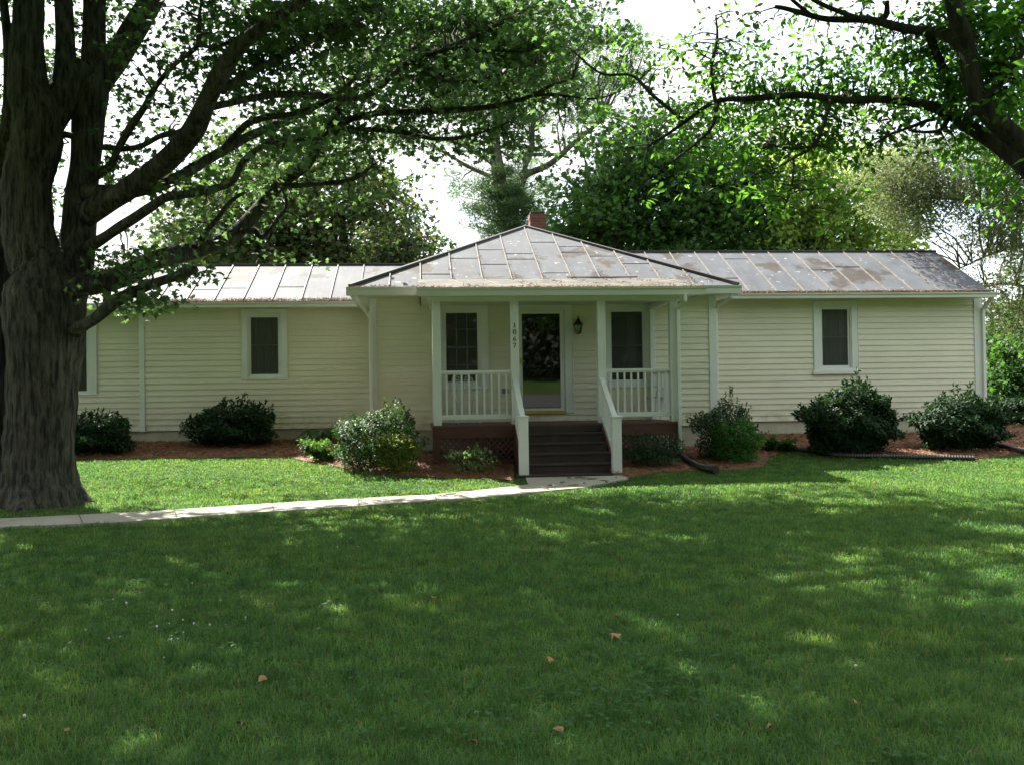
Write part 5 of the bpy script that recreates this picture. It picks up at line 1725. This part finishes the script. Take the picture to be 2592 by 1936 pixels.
# cedar hanging in at the right, just beyond the end of the wing
CG = [[0, 0, 3, 5, 6, 5, 5, 4, 4, 4], [1, 4, 7, 7, 7, 6, 6, 7, 7, 6], [2, 6, 8, 8, 7, 7, 7, 6, 7, 7], [0, 4, 7, 7, 7, 6, 6, 5, 7, 7], [0, 2, 5, 6, 5, 3, 3, 5, 7, 7], [0, 0, 1, 2, 2, 2, 2, 5, 6, 7],
      [0, 0, 0, 0, 0, 0, 0, 3, 5, 6], [0, 0, 0, 0, 1, 2, 2, 3, 4, 5], [0, 0, 0, 0, 1, 2, 3, 2, 2, 4], [0, 0, 0, 0, 0, 1, 2, 3, 4, 4], [0, 0, 0, 0, 0, 0, 0, 1, 2, 3]]
back_tree("cedar_tree", "olive brown cedar with feathery drooping sprays at the right end of the house", [
          stem((2860, 1150, 24, 34), (2840, 900, 24, 30), (2800, 650, 24, 25), (2760, 450, 24, 20), (2700, 200, 24, 14), (2660, 0, 24, 9), n=10),
          stem((2800, 660, 24, 11), (2700, 590, 23.8, 9), (2600, 540, 23.6, 7), (2500, 520, 23.4, 5), (2380, 500, 23.2, 3)), stem((2780, 520, 24, 10), (2640, 440, 24, 7), (2480, 410, 24, 5), (2300, 420, 24, 3)),
          stem((2820, 760, 24, 9), (2700, 660, 24, 7), (2600, 625, 24, 6), (2520, 640, 24, 4), (2430, 680, 24, 2)), stem((2830, 860, 24, 8), (2680, 760, 24, 6), (2560, 720, 24, 4), (2480, 730, 24, 2)),
          stem((2740, 380, 24, 9), (2600, 330, 24, 6), (2450, 340, 24, 4), (2260, 460, 23.6, 2))],
          CG, 2150, 350, 46, 23.6, 1.1, 7.5, 85, .42, (.06, .13), SPRAY, M['cedar'], M['bark_pine'], flat=.55, needles=-.08, branchy=.35)

# ================================================================== SHRUBS
def blob(dirs, ph):
    x, y, z = dirs.T
    return .97 + .15 * np.sin(3.1 * x + ph) * np.cos(2.7 * y - ph) + .11 * np.sin(5.3 * z + 2 * ph + 2 * x) + .10 * np.sin(8 * x - 5 * y + ph) * np.cos(6 * z + ph) + .05 * np.sin(15 * x + 11 * z)


def shrub(name, label, cat, px0, px1, ptop, pbase, leaf, size, n, shape=OVAL, up=.55, sprigs=0, group=None, depth=.85, blossoms=0, shell=.35, gap=0.0, flatbase=.12, Y=None, stems=5):
    xc = (px0 + px1) / 2
    base = ground(xc, pbase)
    wid = (px1 - px0) / FPX * base[1]
    rx = wid / 2
    ry = rx * depth
    cy = base[1] + ry * .75 if Y is None else Y
    cx = float(at(xc, pbase, cy)[0])
    rx = (px1 - px0) / 2 / FPX * cy
    gz_ = float(gz(cx, cy))
    ztop = Z_(xc, ptop, cy)
    hgt = max(ztop - gz_, .15)
    root = empty(name, (cx, cy, gz_), label, cat, group)
    ph = random.random() * 6
    d = rng.normal(0, 1, (n, 3))
    d /= np.linalg.norm(d, axis=1, keepdims=True)
    hz_ = np.sqrt(np.maximum(1 - d[:, 2] ** 2, 1e-3))
    boost = np.clip(hz_, .05, 1) ** (np.where(d[:, 2] < 0, -.62, -.30))
    r = blob(d, ph) * (1 - shell * rng.random(n) ** 1.6)
    zc_ = hgt * .46
    P = np.stack([d[:, 0] * boost * r * rx * .94, d[:, 1] * boost * r * ry * .94, zc_ + d[:, 2] * r * np.where(d[:, 2] > 0, hgt * .5, hgt * .46)], 1)
    if gap:
        g = np.sin(P[:, 0] * 9 / rx + ph) * np.sin(P[:, 1] * 7 / ry) + np.sin(P[:, 2] * 8 / hgt + 2 * ph)
        P = P[(g > -gap) | (rng.random(len(P)) < .3)]
    P = P[P[:, 2] > .02]
    D = P - np.array([0, 0, zc_ * .5])
    D /= np.linalg.norm(D, axis=1, keepdims=True) + 1e-9
    T = D * .8 + np.array([0, 0, up]) + rng.normal(0, .45, P.shape)
    Nn = D + np.array([0, 0, .5]) + rng.normal(0, .55, P.shape)
    mb = MB()
    if sprigs:
        sp_, st_, sn_ = [], [], []
        for _ in range(sprigs):
            a = rng.normal(0, 1, 3)
            a[2] = abs(a[2]) * .9 + .25
            a /= np.linalg.norm(a)
            p0 = np.array([a[0] * rx, a[1] * ry, zc_ + a[2] * hgt * .5]) * blob(a[None], ph)[0] * .93
            dr = a + np.array([0, 0, .7])
            dr /= np.linalg.norm(dr)
            Ls = random.uniform(.05, .22) * (hgt if hgt < 1 else 1)
            mb.tube([tuple(p0 * .8 + np.array([cx, cy, gz_])), tuple(p0 + dr * Ls + np.array([cx, cy, gz_]))], [.006, .002], 4, cap=False)
            for k in range(9):
                t = k / 8
                sp_.append(p0 + dr * Ls * t)
                sd = rng.normal(0, 1, 3)
                st_.append(dr * .8 + sd * .7)
                sn_.append(dr * .3 + rng.normal(0, .8, 3))
        P = np.vstack([P, sp_])
        T = np.vstack([T, st_])
        Nn = np.vstack([Nn, sn_])
    for _ in range(stems):
        a = random.random() * 6.28
        q = (cx + .75 * rx * math.cos(a), cy + .75 * ry * math.sin(a), gz_ + hgt * random.uniform(.45, .85))
        mb.tube([(cx, cy, gz_ - .05), (cx + .4 * rx * math.cos(a), cy + .4 * ry * math.sin(a), gz_ + hgt * .3), q], [.016, .011, .004], 5)
    mb.build("stem", M['bark_dark'], root, smooth=True)
    Pw = P + np.array([cx, cy, gz_])
    V, F = leaf_arrays(Pw, rng.uniform(size[0], size[1], len(Pw)), shape, Nn, T)
    tag(tri_mesh("foliage", V, F, leaf, root), kind="stuff")
    if blossoms:
        k = rng.integers(0, len(P), blossoms)
        Bp = P[k] * np.array([1.04, 1.04, 1.0]) + np.array([0, 0, .02])
        Bp = Bp[Bp[:, 2] > .12]
        V, F = leaf_arrays(Bp + np.array([cx, cy, gz_]), rng.uniform(.025, .045, len(Bp)), CLUMP, Bp - np.array([0, 0, zc_]) + rng.normal(0, .3, Bp.shape), rng.normal(0, 1, Bp.shape))
        tag(tri_mesh("blossom", V, F, M['blossom'], root), kind="stuff")
    return root


shrub("laurel_shrub", "dark evergreen shrub beside the maple trunk under the left wing", "shrub", 110, 338, 1052, 1160, M['laurel'], (.06, .10), 8000, sprigs=60)
shrub("laurel_shrub", "dark evergreen shrub under the sheer curtained window of the left wing", "shrub", 476, 700, 1026, 1138, M['laurel'], (.06, .10), 8000, sprigs=80)
shrub("flowering_shrub", "big rounded shrub flecked with pale blossoms left of the porch", "shrub", 842, 1078, 1030, 1196, M['abelia'], (.04, .07), 9500, sprigs=120, blossoms=170, gap=.75)
shrub("golden_shrub", "small yellow-green shrub in front of the flowering shrub", "shrub", 950, 1060, 1096, 1200, M['yellowshrub'], (.035, .06), 3200, sprigs=45, depth=.9)
shrub("variegated_shrub", "small sparse shrub with pale edged leaves before the porch lattice", "shrub", 1128, 1262, 1132, 1204, M['variegated'], (.035, .06), 900, sprigs=60, shell=.6, gap=.3, blossoms=70)
shrub("azalea_shrub", "low dark loose shrub beneath the right porch railing", "shrub", 1580, 1728, 1100, 1188, M['azalea'], (.035, .06), 3600, sprigs=70, shell=.6, gap=.5)
shrub("azalea_shrub", "taller dark twiggy shrub behind the bright green bush", "shrub", 1742, 1925, 1018, 1170, M['azalea'], (.04, .07), 5500, sprigs=110, shell=.5, gap=.6)
shrub("bright_shrub", "round bright green bush right of the porch", "shrub", 1792, 1932, 1054, 1176, M['bright'], (.035, .06), 5000, sprigs=40)
shrub("laurel_shrub", "largest dark evergreen shrub, under the right wing window", "shrub", 2012, 2284, 982, 1160, M['laurel'], (.07, .11), 12000, sprigs=130)
shrub("laurel_shrub", "dark evergreen shrub at the far right corner of the house", "shrub", 2296, 2556, 1008, 1148, M['laurel'], (.07, .11), 11000, sprigs=90)
shrub("laurel_shrub", "shaded evergreen shrub past the house corner at the frame edge", "shrub", 2486, 2720, 1006, 1126, M['laurel'], (.07, .11), 7000, sprigs=60, Y=22.6)


def juniper(label, px0, px1, ptop, pbase, n):
    base = ground((px0 + px1) / 2, pbase)
    cy = base[1] + .25
    cx = float(at((px0 + px1) / 2, pbase, cy)[0])
    g = float(gz(cx, cy))
    rx = (px1 - px0) / 2 / FPX * cy
    h = Z_((px0 + px1) / 2, ptop, cy) - g
    root = empty("juniper", (cx, cy, g), label, "shrub", "low junipers in the beds")
    mb = MB()
    Ps, Ts = [], []
    for i in range(34):
        a, e = random.random() * 6.28, random.uniform(.15, 1.0)
        L = random.uniform(.7, 1.1)
        tip = np.array([math.cos(a) * rx * L, math.sin(a) * rx * .7 * L, h * e])
        mb.tube([(cx, cy, g), tuple(np.array([cx, cy, g]) + tip * np.array([.55, .55, .75])), tuple(np.array([cx, cy, g]) + tip)], [.012, .007, .002], 4, cap=False)
        for k in range(n):
            t = random.uniform(.3, 1.05)
            q = tip * np.array([t, t, 1.35 * t - .35 * t * t])
            Ps.append(q + rng.normal(0, .02, 3))
            Ts.append(tip / np.linalg.norm(tip) + rng.normal(0, .45, 3))
    mb.build("stem", M['bark_dark'], root)
    Ps = np.array(Ps) + np.array([cx, cy, g + .02])
    V, F = leaf_arrays(Ps, rng.uniform(.06, .12, len(Ps)), SPRAY, np.array([0, 0, 1.0]) + rng.normal(0, .6, Ps.shape), np.array(Ts))
    tag(tri_mesh("foliage", V, F, M['juniper'], root), kind="stuff")


juniper("light green feathery juniper at the left foot of the flowering shrub", 768, 862, 1112, 1172, 45)
juniper("low spreading juniper beside the long corrugated pipe", 1922, 2010, 1106, 1146, 40)

# hosta: broad leaves from one crown
hy = 20.9
hx = X_(808, 1110, hy)
hg = float(gz(hx, hy))
hosta = empty("hosta", (hx, hy, hg), "broad leaved hosta against the left wing foundation", "plant")
Pn, Tn, Nn_, Sn = [], [], [], []
mb = MB()
for i in range(26):
    a = random.random() * 6.28
    r = random.uniform(.12, .34)
    z = random.uniform(.14, .36)
    p = (hx + r * math.cos(a), hy + r * math.sin(a) * .7, hg + z)
    mb.tube([(hx, hy, hg), (hx + .5 * (p[0] - hx), hy + .5 * (p[1] - hy), hg + z * .8), p], [.008, .007, .005], 4, cap=False)
    Pn.append(p)
    Tn.append((math.cos(a), math.sin(a), -.45 + random.uniform(-.2, .2)))
    Nn_.append((math.cos(a) * .3, math.sin(a) * .3 - .2, 1))
    Sn.append(random.uniform(.20, .30))
mb.build("stem", M['hosta'], hosta)
HL = fan([(.12, .0, 0), (.34, .25, .06), (.33, .55, .03), (.16, .85, -.06), (0, 1, -.12), (-.16, .85, -.06), (-.33, .55, .03), (-.34, .25, .06), (-.12, 0, 0)], (0, .4, -.02))
V, F = leaf_arrays(np.array(Pn), np.array(Sn), HL, np.array(Nn_), np.array(Tn))
tag(tri_mesh("foliage", V, F, M['hosta'], hosta), kind="stuff")

# ================================================================== PINE STRAW
def straw_in(poly, n, zoff=.02, L=(.05, .13), w=.0035):
    xs = np.array([p[0] for p in poly]); ys = np.array([p[1] for p in poly])
    x, y = rng.uniform(xs.min(), xs.max(), n), rng.uniform(ys.min(), ys.max(), n)
    k = inpoly(x, y, poly)
    x, y = x[k], y[k]
    P = np.stack([x, y, gz(x, y) + zoff + rng.random(len(x)) * .02], 1)
    T = rng.normal(0, 1, P.shape) * np.array([1, 1, .22])
    V, F = leaf_arrays(P, rng.uniform(L[0], L[1], len(P)), (np.array([(-.04, 0, 0), (.04, 0, 0), (.03, .6, .06), (0, 1, 0)], float), np.array([(0, 1, 2), (0, 2, 3)])), np.array([0, 0, 1.0]) + rng.normal(0, .35, P.shape), T)
    return V, F


V1, F1 = straw_in(bedL, 60000)
V2, F2 = straw_in(bedR, 60000)
tag(tri_mesh("pine_straw", np.vstack([V1, V2]), np.vstack([F1, F2 + len(V1)]), M['straw']), kind="stuff")
# needles caught along the eaves and seams of the roof
Ps = []
def eave(x0, x1, Y, z, n, sp_=.03, depth=.05):
    x = rng.uniform(x0, x1, n)
    x = x[(np.sin(x * 3.1) + np.sin(x * 7.7 + 1) > -1.1) | (rng.random(n) < .3)]
    Ps.append(np.stack([x, Y + rng.normal(0, depth, len(x)), z + np.abs(rng.normal(0, sp_, len(x)))], 1))


eave(XLl, eLx, EYl - .02, zEl + .01, 3600, .022)
eave(eRx, XRe, EYr - .02, zEr + .0, 3000, .012, .03)
eave(PX0, PX1, PEY - .03, zPe - .01, 1500, .008, .03)
eave(eLx, PX0, EYc - .03, zEc, 260, .01, .03)
eave(XE0 + 4, XLl, EYe - .02, zEe + .01, 900, .02)
for x in seamC[2:]:
    t = rng.random(70) ** 2.6 * 2.2
    t = t[t < min(x - eLx, eRx - x) - .1]
    Ps.append(np.stack([x + rng.normal(.03, .03, len(t)), KY + t - .2, zc(KY + t - .2) + .02 + np.abs(rng.normal(0, .01, len(t)))], 1))
for x in seamC[4:]:
    t = rng.random(60)
    yy = KY - t * 1.9
    Ps.append(np.stack([x + t * .2 + rng.normal(.02, .05, len(t)), yy, zk(yy) + .02 + np.abs(rng.normal(0, .008, len(t)))], 1))
P = np.vstack(Ps)
V, F = leaf_arrays(P, rng.uniform(.03, .085, len(P)), (np.array([(-.06, 0, 0), (.06, 0, 0), (.04, .6, .06), (0, 1, 0)], float), np.array([(0, 1, 2), (0, 2, 3)])),
                   rng.normal(0, 1, P.shape), rng.normal(0, 1, P.shape) * np.array([1, .5, .25]))
tag(tri_mesh("roof_needles", V, F, M['straw']), kind="stuff", label="fallen pine needles caught along the roof eaves")

# ================================================================== THINGS
# porch lantern
lx, ly = X_(1464, 830, YC - .12), YC - .12
lz = Z_(1464, 826, YC - .12)
lan = empty("wall_lantern", (lx, ly, lz), "dark bronze coach lantern on the wall right of the front door", "lantern")
f = MB()
f.lathe((lx, YC - .03, lz + .06), [(0, .06), (.04, .05), (.05, 0), (.04, -.05), (0, -.06)], 12)
f.tube([(lx, YC - .03, lz + .07), (lx, YC - .07, lz + .17), (lx, ly, lz + .20), (lx, ly, lz + .13)], .009, 6)
f.build("bracket", M['iron'], lan, smooth=False)
f = MB()
f.lathe((lx, ly, lz), [(0, .19), (.012, .18), (.016, .165), (.010, .15), (.03, .13), (.045, .09), (.085, .055), (.095, .03), (.080, .02), (0, .02)], 12)
f.build("lantern_cap", M['iron'], lan)
f = MB()
for k in range(6):
    a = k * math.pi / 3
    f.beam((lx + .076 * math.cos(a), ly + .076 * math.sin(a), lz + .022), (lx + .048 * math.cos(a), ly + .048 * math.sin(a), lz - .14), .010, .010)
f.lathe((lx, ly, lz), [(0, -.165), (.02, -.16), (.055, -.145), (.055, -.135), (0, -.13)], 12)
f.build("lantern_cage", M['iron'], lan)
f = MB()
f.lathe((lx, ly, lz), [(.070, .02), (.044, -.135)], 6)
f.build("lantern_glass", glass_mat("lantern_glass", (.8, .8, .75), .12), lan)

# white iron chairs on the porch
def chair(name, x, y, rz, label, slatted=False):
    root = empty(name, (x, y, ZD), label, "chair", "white chairs on the porch")
    mt = M['chairwhite']
    def at_(p):
        c, s = math.cos(rz), math.sin(rz)
        return (x + p[0] * c - p[1] * s, y + p[0] * s + p[1] * c, ZD + p[2])
    f = MB()
    n = 20
    f.tube([at_((.22 * math.cos(2 * math.pi * i / n), .20 * math.sin(2 * math.pi * i / n), .44)) for i in range(n + 1)], .011, 6)
    for i in range(-5, 6):
        u = i * .036
        w = .20 * math.sqrt(max(0, 1 - (u / .22) ** 2))
        f.tube([at_((u, -w, .44)), at_((u, w, .44))], .006 if not slatted else .013, 4)
    f.build("seat", mt, root)
    f = MB()
    f.tube([at_(p) for p in ((-.20, .16, .44), (-.22, .22, .66), (-.20, .26, .86), (-.10, .28, .93), (.10, .28, .93), (.20, .26, .86), (.22, .22, .66), (.20, .16, .44))], .011, 6)
    f.tube([at_((-.205, .25, .82)), at_((.205, .25, .82))], .008, 5)
    if slatted:
        for i in range(-3, 4):
            f.beam(at_((i * .055, .19, .46)), at_((i * .052, .275, .92)), .036, .010)
    else:
        for i in range(-2, 3):
            f.tube([at_((i * .05, .19, .46)), at_((i * .075, .225, .62)), at_((i * .03, .245, .76)), at_((i * .08, .27, .90))], .006, 5)
        for sx in (-1, 1):
            f.tube([at_((sx * .10 + .045 * math.cos(t), .262, .865 + .03 * math.sin(t))) for t in [k * .5 for k in range(13)]], .005, 4)
    f.build("backrest", mt, root)
    for sx in (-1, 1):
        for sy in (-1, 1):
            f = MB()
            f.tube([at_(p) for p in ((sx * .17, sy * .15, .44), (sx * .15, sy * .14, .32), (sx * .13, sy * .13, .18), (sx * .19, sy * .17, .06), (sx * .22, sy * .19, .0))], .010, 6)
            f.build("leg", mt, root)
    for sx in (-1, 1):
        f = MB()
        f.tube([at_(p) for p in ((sx * .21, .21, .64), (sx * .25, .05, .65), (sx * .24, -.12, .64), (sx * .20, -.15, .54), (sx * .19, -.14, .44))], .010, 6)
        f.build("armrest", mt, root)


chair("patio_chair", X_(1180, 1000, 18.75), 18.72, 0.25, "white wrought iron chair behind the left porch railing")
chair("patio_chair", X_(1663, 1000, 18.6), 18.55, -1.25, "white slat backed chair in the right corner of the porch", True)

# corrugated black drain pipes
def pipe(label, pts, r, flare=None):
    root = empty("drain_pipe", tuple(pts[0]), label, "pipe", "black corrugated drain pipes")
    p = smooth_path([(*q, r) for q in pts], 10)
    # even spacing then ribs
    seg = np.r_[0, np.cumsum(np.linalg.norm(np.diff(p[:, :3], axis=0), axis=1))]
    n = int(seg[-1] / .012)
    t = np.linspace(0, seg[-1], n)
    q = np.stack([np.interp(t, seg, p[:, k]) for k in range(3)], 1)
    rad = r * (1 + .07 * np.sign(np.sin(t / .024 * math.pi)))
    if flare:
        u = np.clip((t - (seg[-1] - flare[0])) / flare[0], 0, 1)
        rad = rad * (1 + (flare[1] - 1) * u)
    f = MB()
    f.tube([tuple(a) for a in q], list(rad), 12, cap=False)
    e = q[-1] - q[-3]
    e /= np.linalg.norm(e)
    f.tube([tuple(q[-1]), tuple(q[-1] - e * .25)], [rad[-1] * .93, rad[-1] * .85], 12, cap=True)
    f.build("pipe_body", M['pipe'], root, smooth=False)


def gp(px, py, dz): 
    g = ground(px, py)
    return (g[0], g[1], g[2] + dz)


a = (d3, YP - .12, .50)
b1, b2, b3 = gp(1745, 1176, .06), gp(1775, 1192, .07), gp(1812, 1200, .075)
pipe("short black drain pipe curving from the porch downspout with a flared end", [a, (a[0] + .01, a[1], a[2] - .12), b1, b2, b3], .05, (.5, 1.35))
f_ = [gp(px, py, .05) for px, py in ((1985, 1142), (2040, 1146), (2100, 1156), (2150, 1160), (2250, 1162), (2350, 1164), (2468, 1167))]
pipe("long black drain pipe lying along the edge of the right bed", f_, .05)
f_ = [gp(px, py, .05) for px, py in ((2495, 1123), (2530, 1133), (2570, 1145), (2640, 1158))]
pipe("black drain pipe at the frame edge past the corner shrub", f_, .055)

# stick on the roof
f = MB()
p0, p1 = (seamC[6] - .1, KY - .02, zK + .03), (seamC[8] + .15, KY + .02, zK + .035)
f.tube([p0, ((p0[0] + p1[0]) / 2, KY, zK + .025), p1], [.010, .016, .012], 6)
f.tube([((p0[0] + p1[0]) / 2 + .1, KY, zK + .03), ((p0[0] + p1[0]) / 2 + .3, KY - .10, zK + .03)], [.008, .004], 5)
tag(f.build("fallen_branch", M['wood']), "thin dead branch lying across the porch roof", "branch")

# bits on the walk: dry catkins
rr = random.Random(4)
proto = None
for px, py in [(1560, 1214), (1530, 1222), (1500, 1219), (1472, 1219), (1535, 1226), (1452, 1234), (1480, 1228), (1425, 1232), (1400, 1240), (1385, 1243), (1375, 1243), (1440, 1219), (1175, 1254), (1140, 1261), (1120, 1262), (1160, 1260)]:
    g = ground(px, py)
    if proto is None:
        f = MB()
        f.tube([(g[0] - .09, g[1], g[2] + .05), (g[0] - .03, g[1] + .02, g[2] + .053), (g[0] + .03, g[1] - .015, g[2] + .052), (g[0] + .10, g[1] + .01, g[2] + .05)], [.006, .009, .008, .003], 5)
        proto = f.build("dry_twig", M['wood'])
        me = proto.data
        c = Vector((g[0], g[1], g[2]))
        me.transform(Matrix.Translation(-c))
        tag(proto, "dry brown twig lying on the concrete walk", "twig", "dry twigs on the walk")
        o = proto
    else:
        o = proto.copy()
        COL.objects.link(o)
    o.location = g
    o.rotation_euler = (0, 0, rr.random() * 6.28)
    o.scale = (rr.uniform(.7, 1.5),) * 3

# fallen leaves on the lawn (pixel positions of the photograph)
proto = None
for i, (px, py, s) in enumerate([(1560, 1572, 1.0), (1560, 1625, 1.5), (1095, 1525, 1.1), (662, 1735, 1.1), (612, 1853, .9), (1952, 1862, 1.0), (1392, 1687, 1.0), (2553, 1687, .9), (2442, 1440, .8), (1573, 1427, .8),
                                  (1688, 1345, .7), (2212, 1227, 1.0), (1415, 1866, .9), (2165, 1797, .6), (1200, 1900, .8), (170, 1868, .6)]):
    g = ground(px, py)
    if proto is None:
        v, fs = MAPLE
        v = v * np.array([.11, .11, .30]) + np.array([0, -.05, 0])
        v[:, 2] += .02 * np.sin(v[:, 0] * 60)
        o = proto = tri_mesh("fallen_leaf", v, fs, M['deadleaf'])
        tag(o, "curled brown leaf fallen on the lawn", "leaf", "fallen leaves on the lawn")
    else:
        o = proto.copy()
        COL.objects.link(o)
    o.location = (g[0], g[1], g[2] + .045)
    o.rotation_euler = (rr.uniform(-.5, .5), rr.uniform(-.4, .4), rr.random() * 6.28)
    o.scale = (s * .5,) * 3

# ================================================================== GRASS
def grass_band(y0, y1, dens, h, w, xpad):
    area = 0
    n = int(dens * (y1 - y0) * ((.70 + .66) * (y0 + y1) / 2 + 3.2 * xpad))
    y = rng.uniform(y0, y1, n)
    x = -(.66 * y + 2.2 * xpad) + rng.random(n) * ((.66 + .70) * y + 3.2 * xpad)
    jx, jy = x + rng.normal(0, .03, n), y + rng.normal(0, .03, n)
    bad = inpoly(jx, jy, PATH_XY) | inpoly(jx, jy, bedL) | inpoly(jx, jy, bedR) | ((x > SX0 - .15) & (x < SX1 + .15) & (y > 15.85)) | (y > 21.8)
    bad |= (np.hypot(x - float(at(96, 1262, 14)[0]), y - 14.05) < .62)
    x, y = x[~bad], y[~bad]
    n = len(x)
    z = gz(x, y) - .004
    patch = .5 + .28 * np.sin(x * 1.3 + np.sin(y * 1.1)) * np.sin(y * 1.7 + 1) + .32 * np.sin(x * 7.3 + 2 * np.sin(y * 3.1)) * np.sin(y * 8.7 + np.sin(x * 4))
    hh = rng.uniform(h[0], h[1], n) * (.62 + .72 * patch)
    a = rng.random(n) * 2 * math.pi
    lean = rng.uniform(.25, 1.35, n)
    wd = rng.uniform(.7, 1.3, n) * w
    cx, sx = np.cos(a), np.sin(a)
    b = rng.random(n) * 2 * math.pi
    wx, wy = np.cos(b) * wd / 2, np.sin(b) * wd / 2
    V = np.empty((n, 5, 3))
    V[:, 0] = np.stack([x - wx, y - wy, z], 1)
    V[:, 1] = np.stack([x + wx, y + wy, z], 1)
    mx, my, mz = x + cx * lean * hh * .3, y + sx * lean * hh * .3, z + hh * .62
    V[:, 2] = np.stack([mx + wx * .8, my + wy * .8, mz], 1)
    V[:, 3] = np.stack([mx - wx * .8, my - wy * .8, mz], 1)
    V[:, 4] = np.stack([x + cx * lean * hh * .95, y + sx * lean * hh * .95, z + hh * (1.08 - .42 * lean)], 1)
    F = np.array([(0, 1, 2), (0, 2, 3), (3, 2, 4)])[None] + (np.arange(n) * 5)[:, None, None]
    return V.reshape(-1, 3), F.reshape(-1, 3)


parts = [grass_band(2.6, 5.0, 6500, (.035, .085), .0042, .8), grass_band(5.0, 7.5, 4200, (.035, .08), .0052, 1.0), grass_band(7.5, 11, 2500, (.035, .075), .007, 1.2),
         grass_band(11, 15, 1700, (.035, .065), .009, 1.5), grass_band(15, 21.8, 1500, (.03, .055), .011, 2.0)]
Vs, Fs, o_ = [], [], 0
for v, f in parts:
    Vs.append(v); Fs.append(f + o_); o_ += len(v)
tag(tri_mesh("grass", np.vstack(Vs), np.vstack(Fs), M['grass']), kind="stuff")
# clover patches in the lawn, a few white heads
cp = []
for px, py, r, n in [(560, 1610, .5, 240), (620, 1540, .5, 200), (420, 1580, .4, 160), (1560, 1790, .35, 260), (1400, 1830, .3, 200), (1620, 1700, .3, 160), (1220, 1610, .12, 60), (100, 1560, .3, 150), (1800, 1760, .3, 160), (2250, 1900, .3, 160), (900, 1800, .3, 150)]:
    g = ground(px, py)
    n = n // 2
    k = rng.normal(0, r * 1.2, (n, 2))
    xy = g[:2] + k
    cp.append(np.stack([xy[:, 0], xy[:, 1], gz(xy[:, 0], xy[:, 1]) + rng.uniform(.035, .075, n)], 1))
P = np.repeat(np.vstack(cp), 3, axis=0)
ang = np.tile(np.array([0, 2.1, 4.2]), len(P) // 3) + np.repeat(rng.random(len(P) // 3) * 6.28, 3)
T = np.stack([np.cos(ang), np.sin(ang), np.full(len(P), .12)], 1)
V, F = leaf_arrays(P, rng.uniform(.016, .026, len(P)), CLUMP, np.array([0, 0, 1.0]) + rng.normal(0, .25, P.shape), T)
tag(tri_mesh("clover", V, F, M['clover']), kind="stuff")
proto = None
for px, py in [(286, 1526), (558, 1529), (320, 1538), (436, 1556), (463, 1580), (397, 1599), (428, 1590), (491, 1591), (531, 1592), (572, 1590), (622, 1574), (696, 1582), (679, 1540), (216, 1609), (276, 1628), (288, 1624),
               (304, 1622), (434, 1620), (434, 1632), (450, 1630), (464, 1612), (415, 1677), (62, 1831), (878, 1376), (888, 1368), (906, 1390), (854, 1391), (487, 1484), (2166, 1701), (1716, 1566)]:
    g = ground(px, py)
    if proto is None:
        f = MB()
        f.lathe((0, 0, .035), [(0, .016), (.009, .012), (.012, .002), (.009, -.007), (0, -.010)], 7)
        f.tube([(0, 0, -.03), (0, 0, .03)], .0015, 4)
        o = proto = f.build("clover_flower", M['blossom'])
        tag(o, "tiny white clover flower in the shaded lawn", "flower", "white clover flowers in the lawn")
    else:
        o = proto.copy()
        COL.objects.link(o)
    o.location = (g[0], g[1], g[2] + .012)
    s = rr.uniform(.45, .7)
    o.scale = (s, s, s)

# ================================================================== ACROSS THE STREET, seen in the door glass
n = 170000
wx, wy = rng.uniform(-70, 70, n), rng.uniform(-64, -46, n)
hz = rng.random(n) ** .8 * (24 + 4 * np.sin(wx * .25) + 3 * np.sin(wx * .71))
keep = (np.sin(wx * .9 + hz * .5) + np.sin(wx * .37 - hz * .8 + 1) > -1.2) | (hz < 16)
P = np.stack([wx, wy, gz(wx, wy) + hz], 1)[keep]
V, F = leaf_arrays(P, rng.uniform(.5, 1.0, len(P)), QUADL, np.array([0, .5, .4]) + rng.normal(0, .7, P.shape), rng.normal(0, 1, P.shape))
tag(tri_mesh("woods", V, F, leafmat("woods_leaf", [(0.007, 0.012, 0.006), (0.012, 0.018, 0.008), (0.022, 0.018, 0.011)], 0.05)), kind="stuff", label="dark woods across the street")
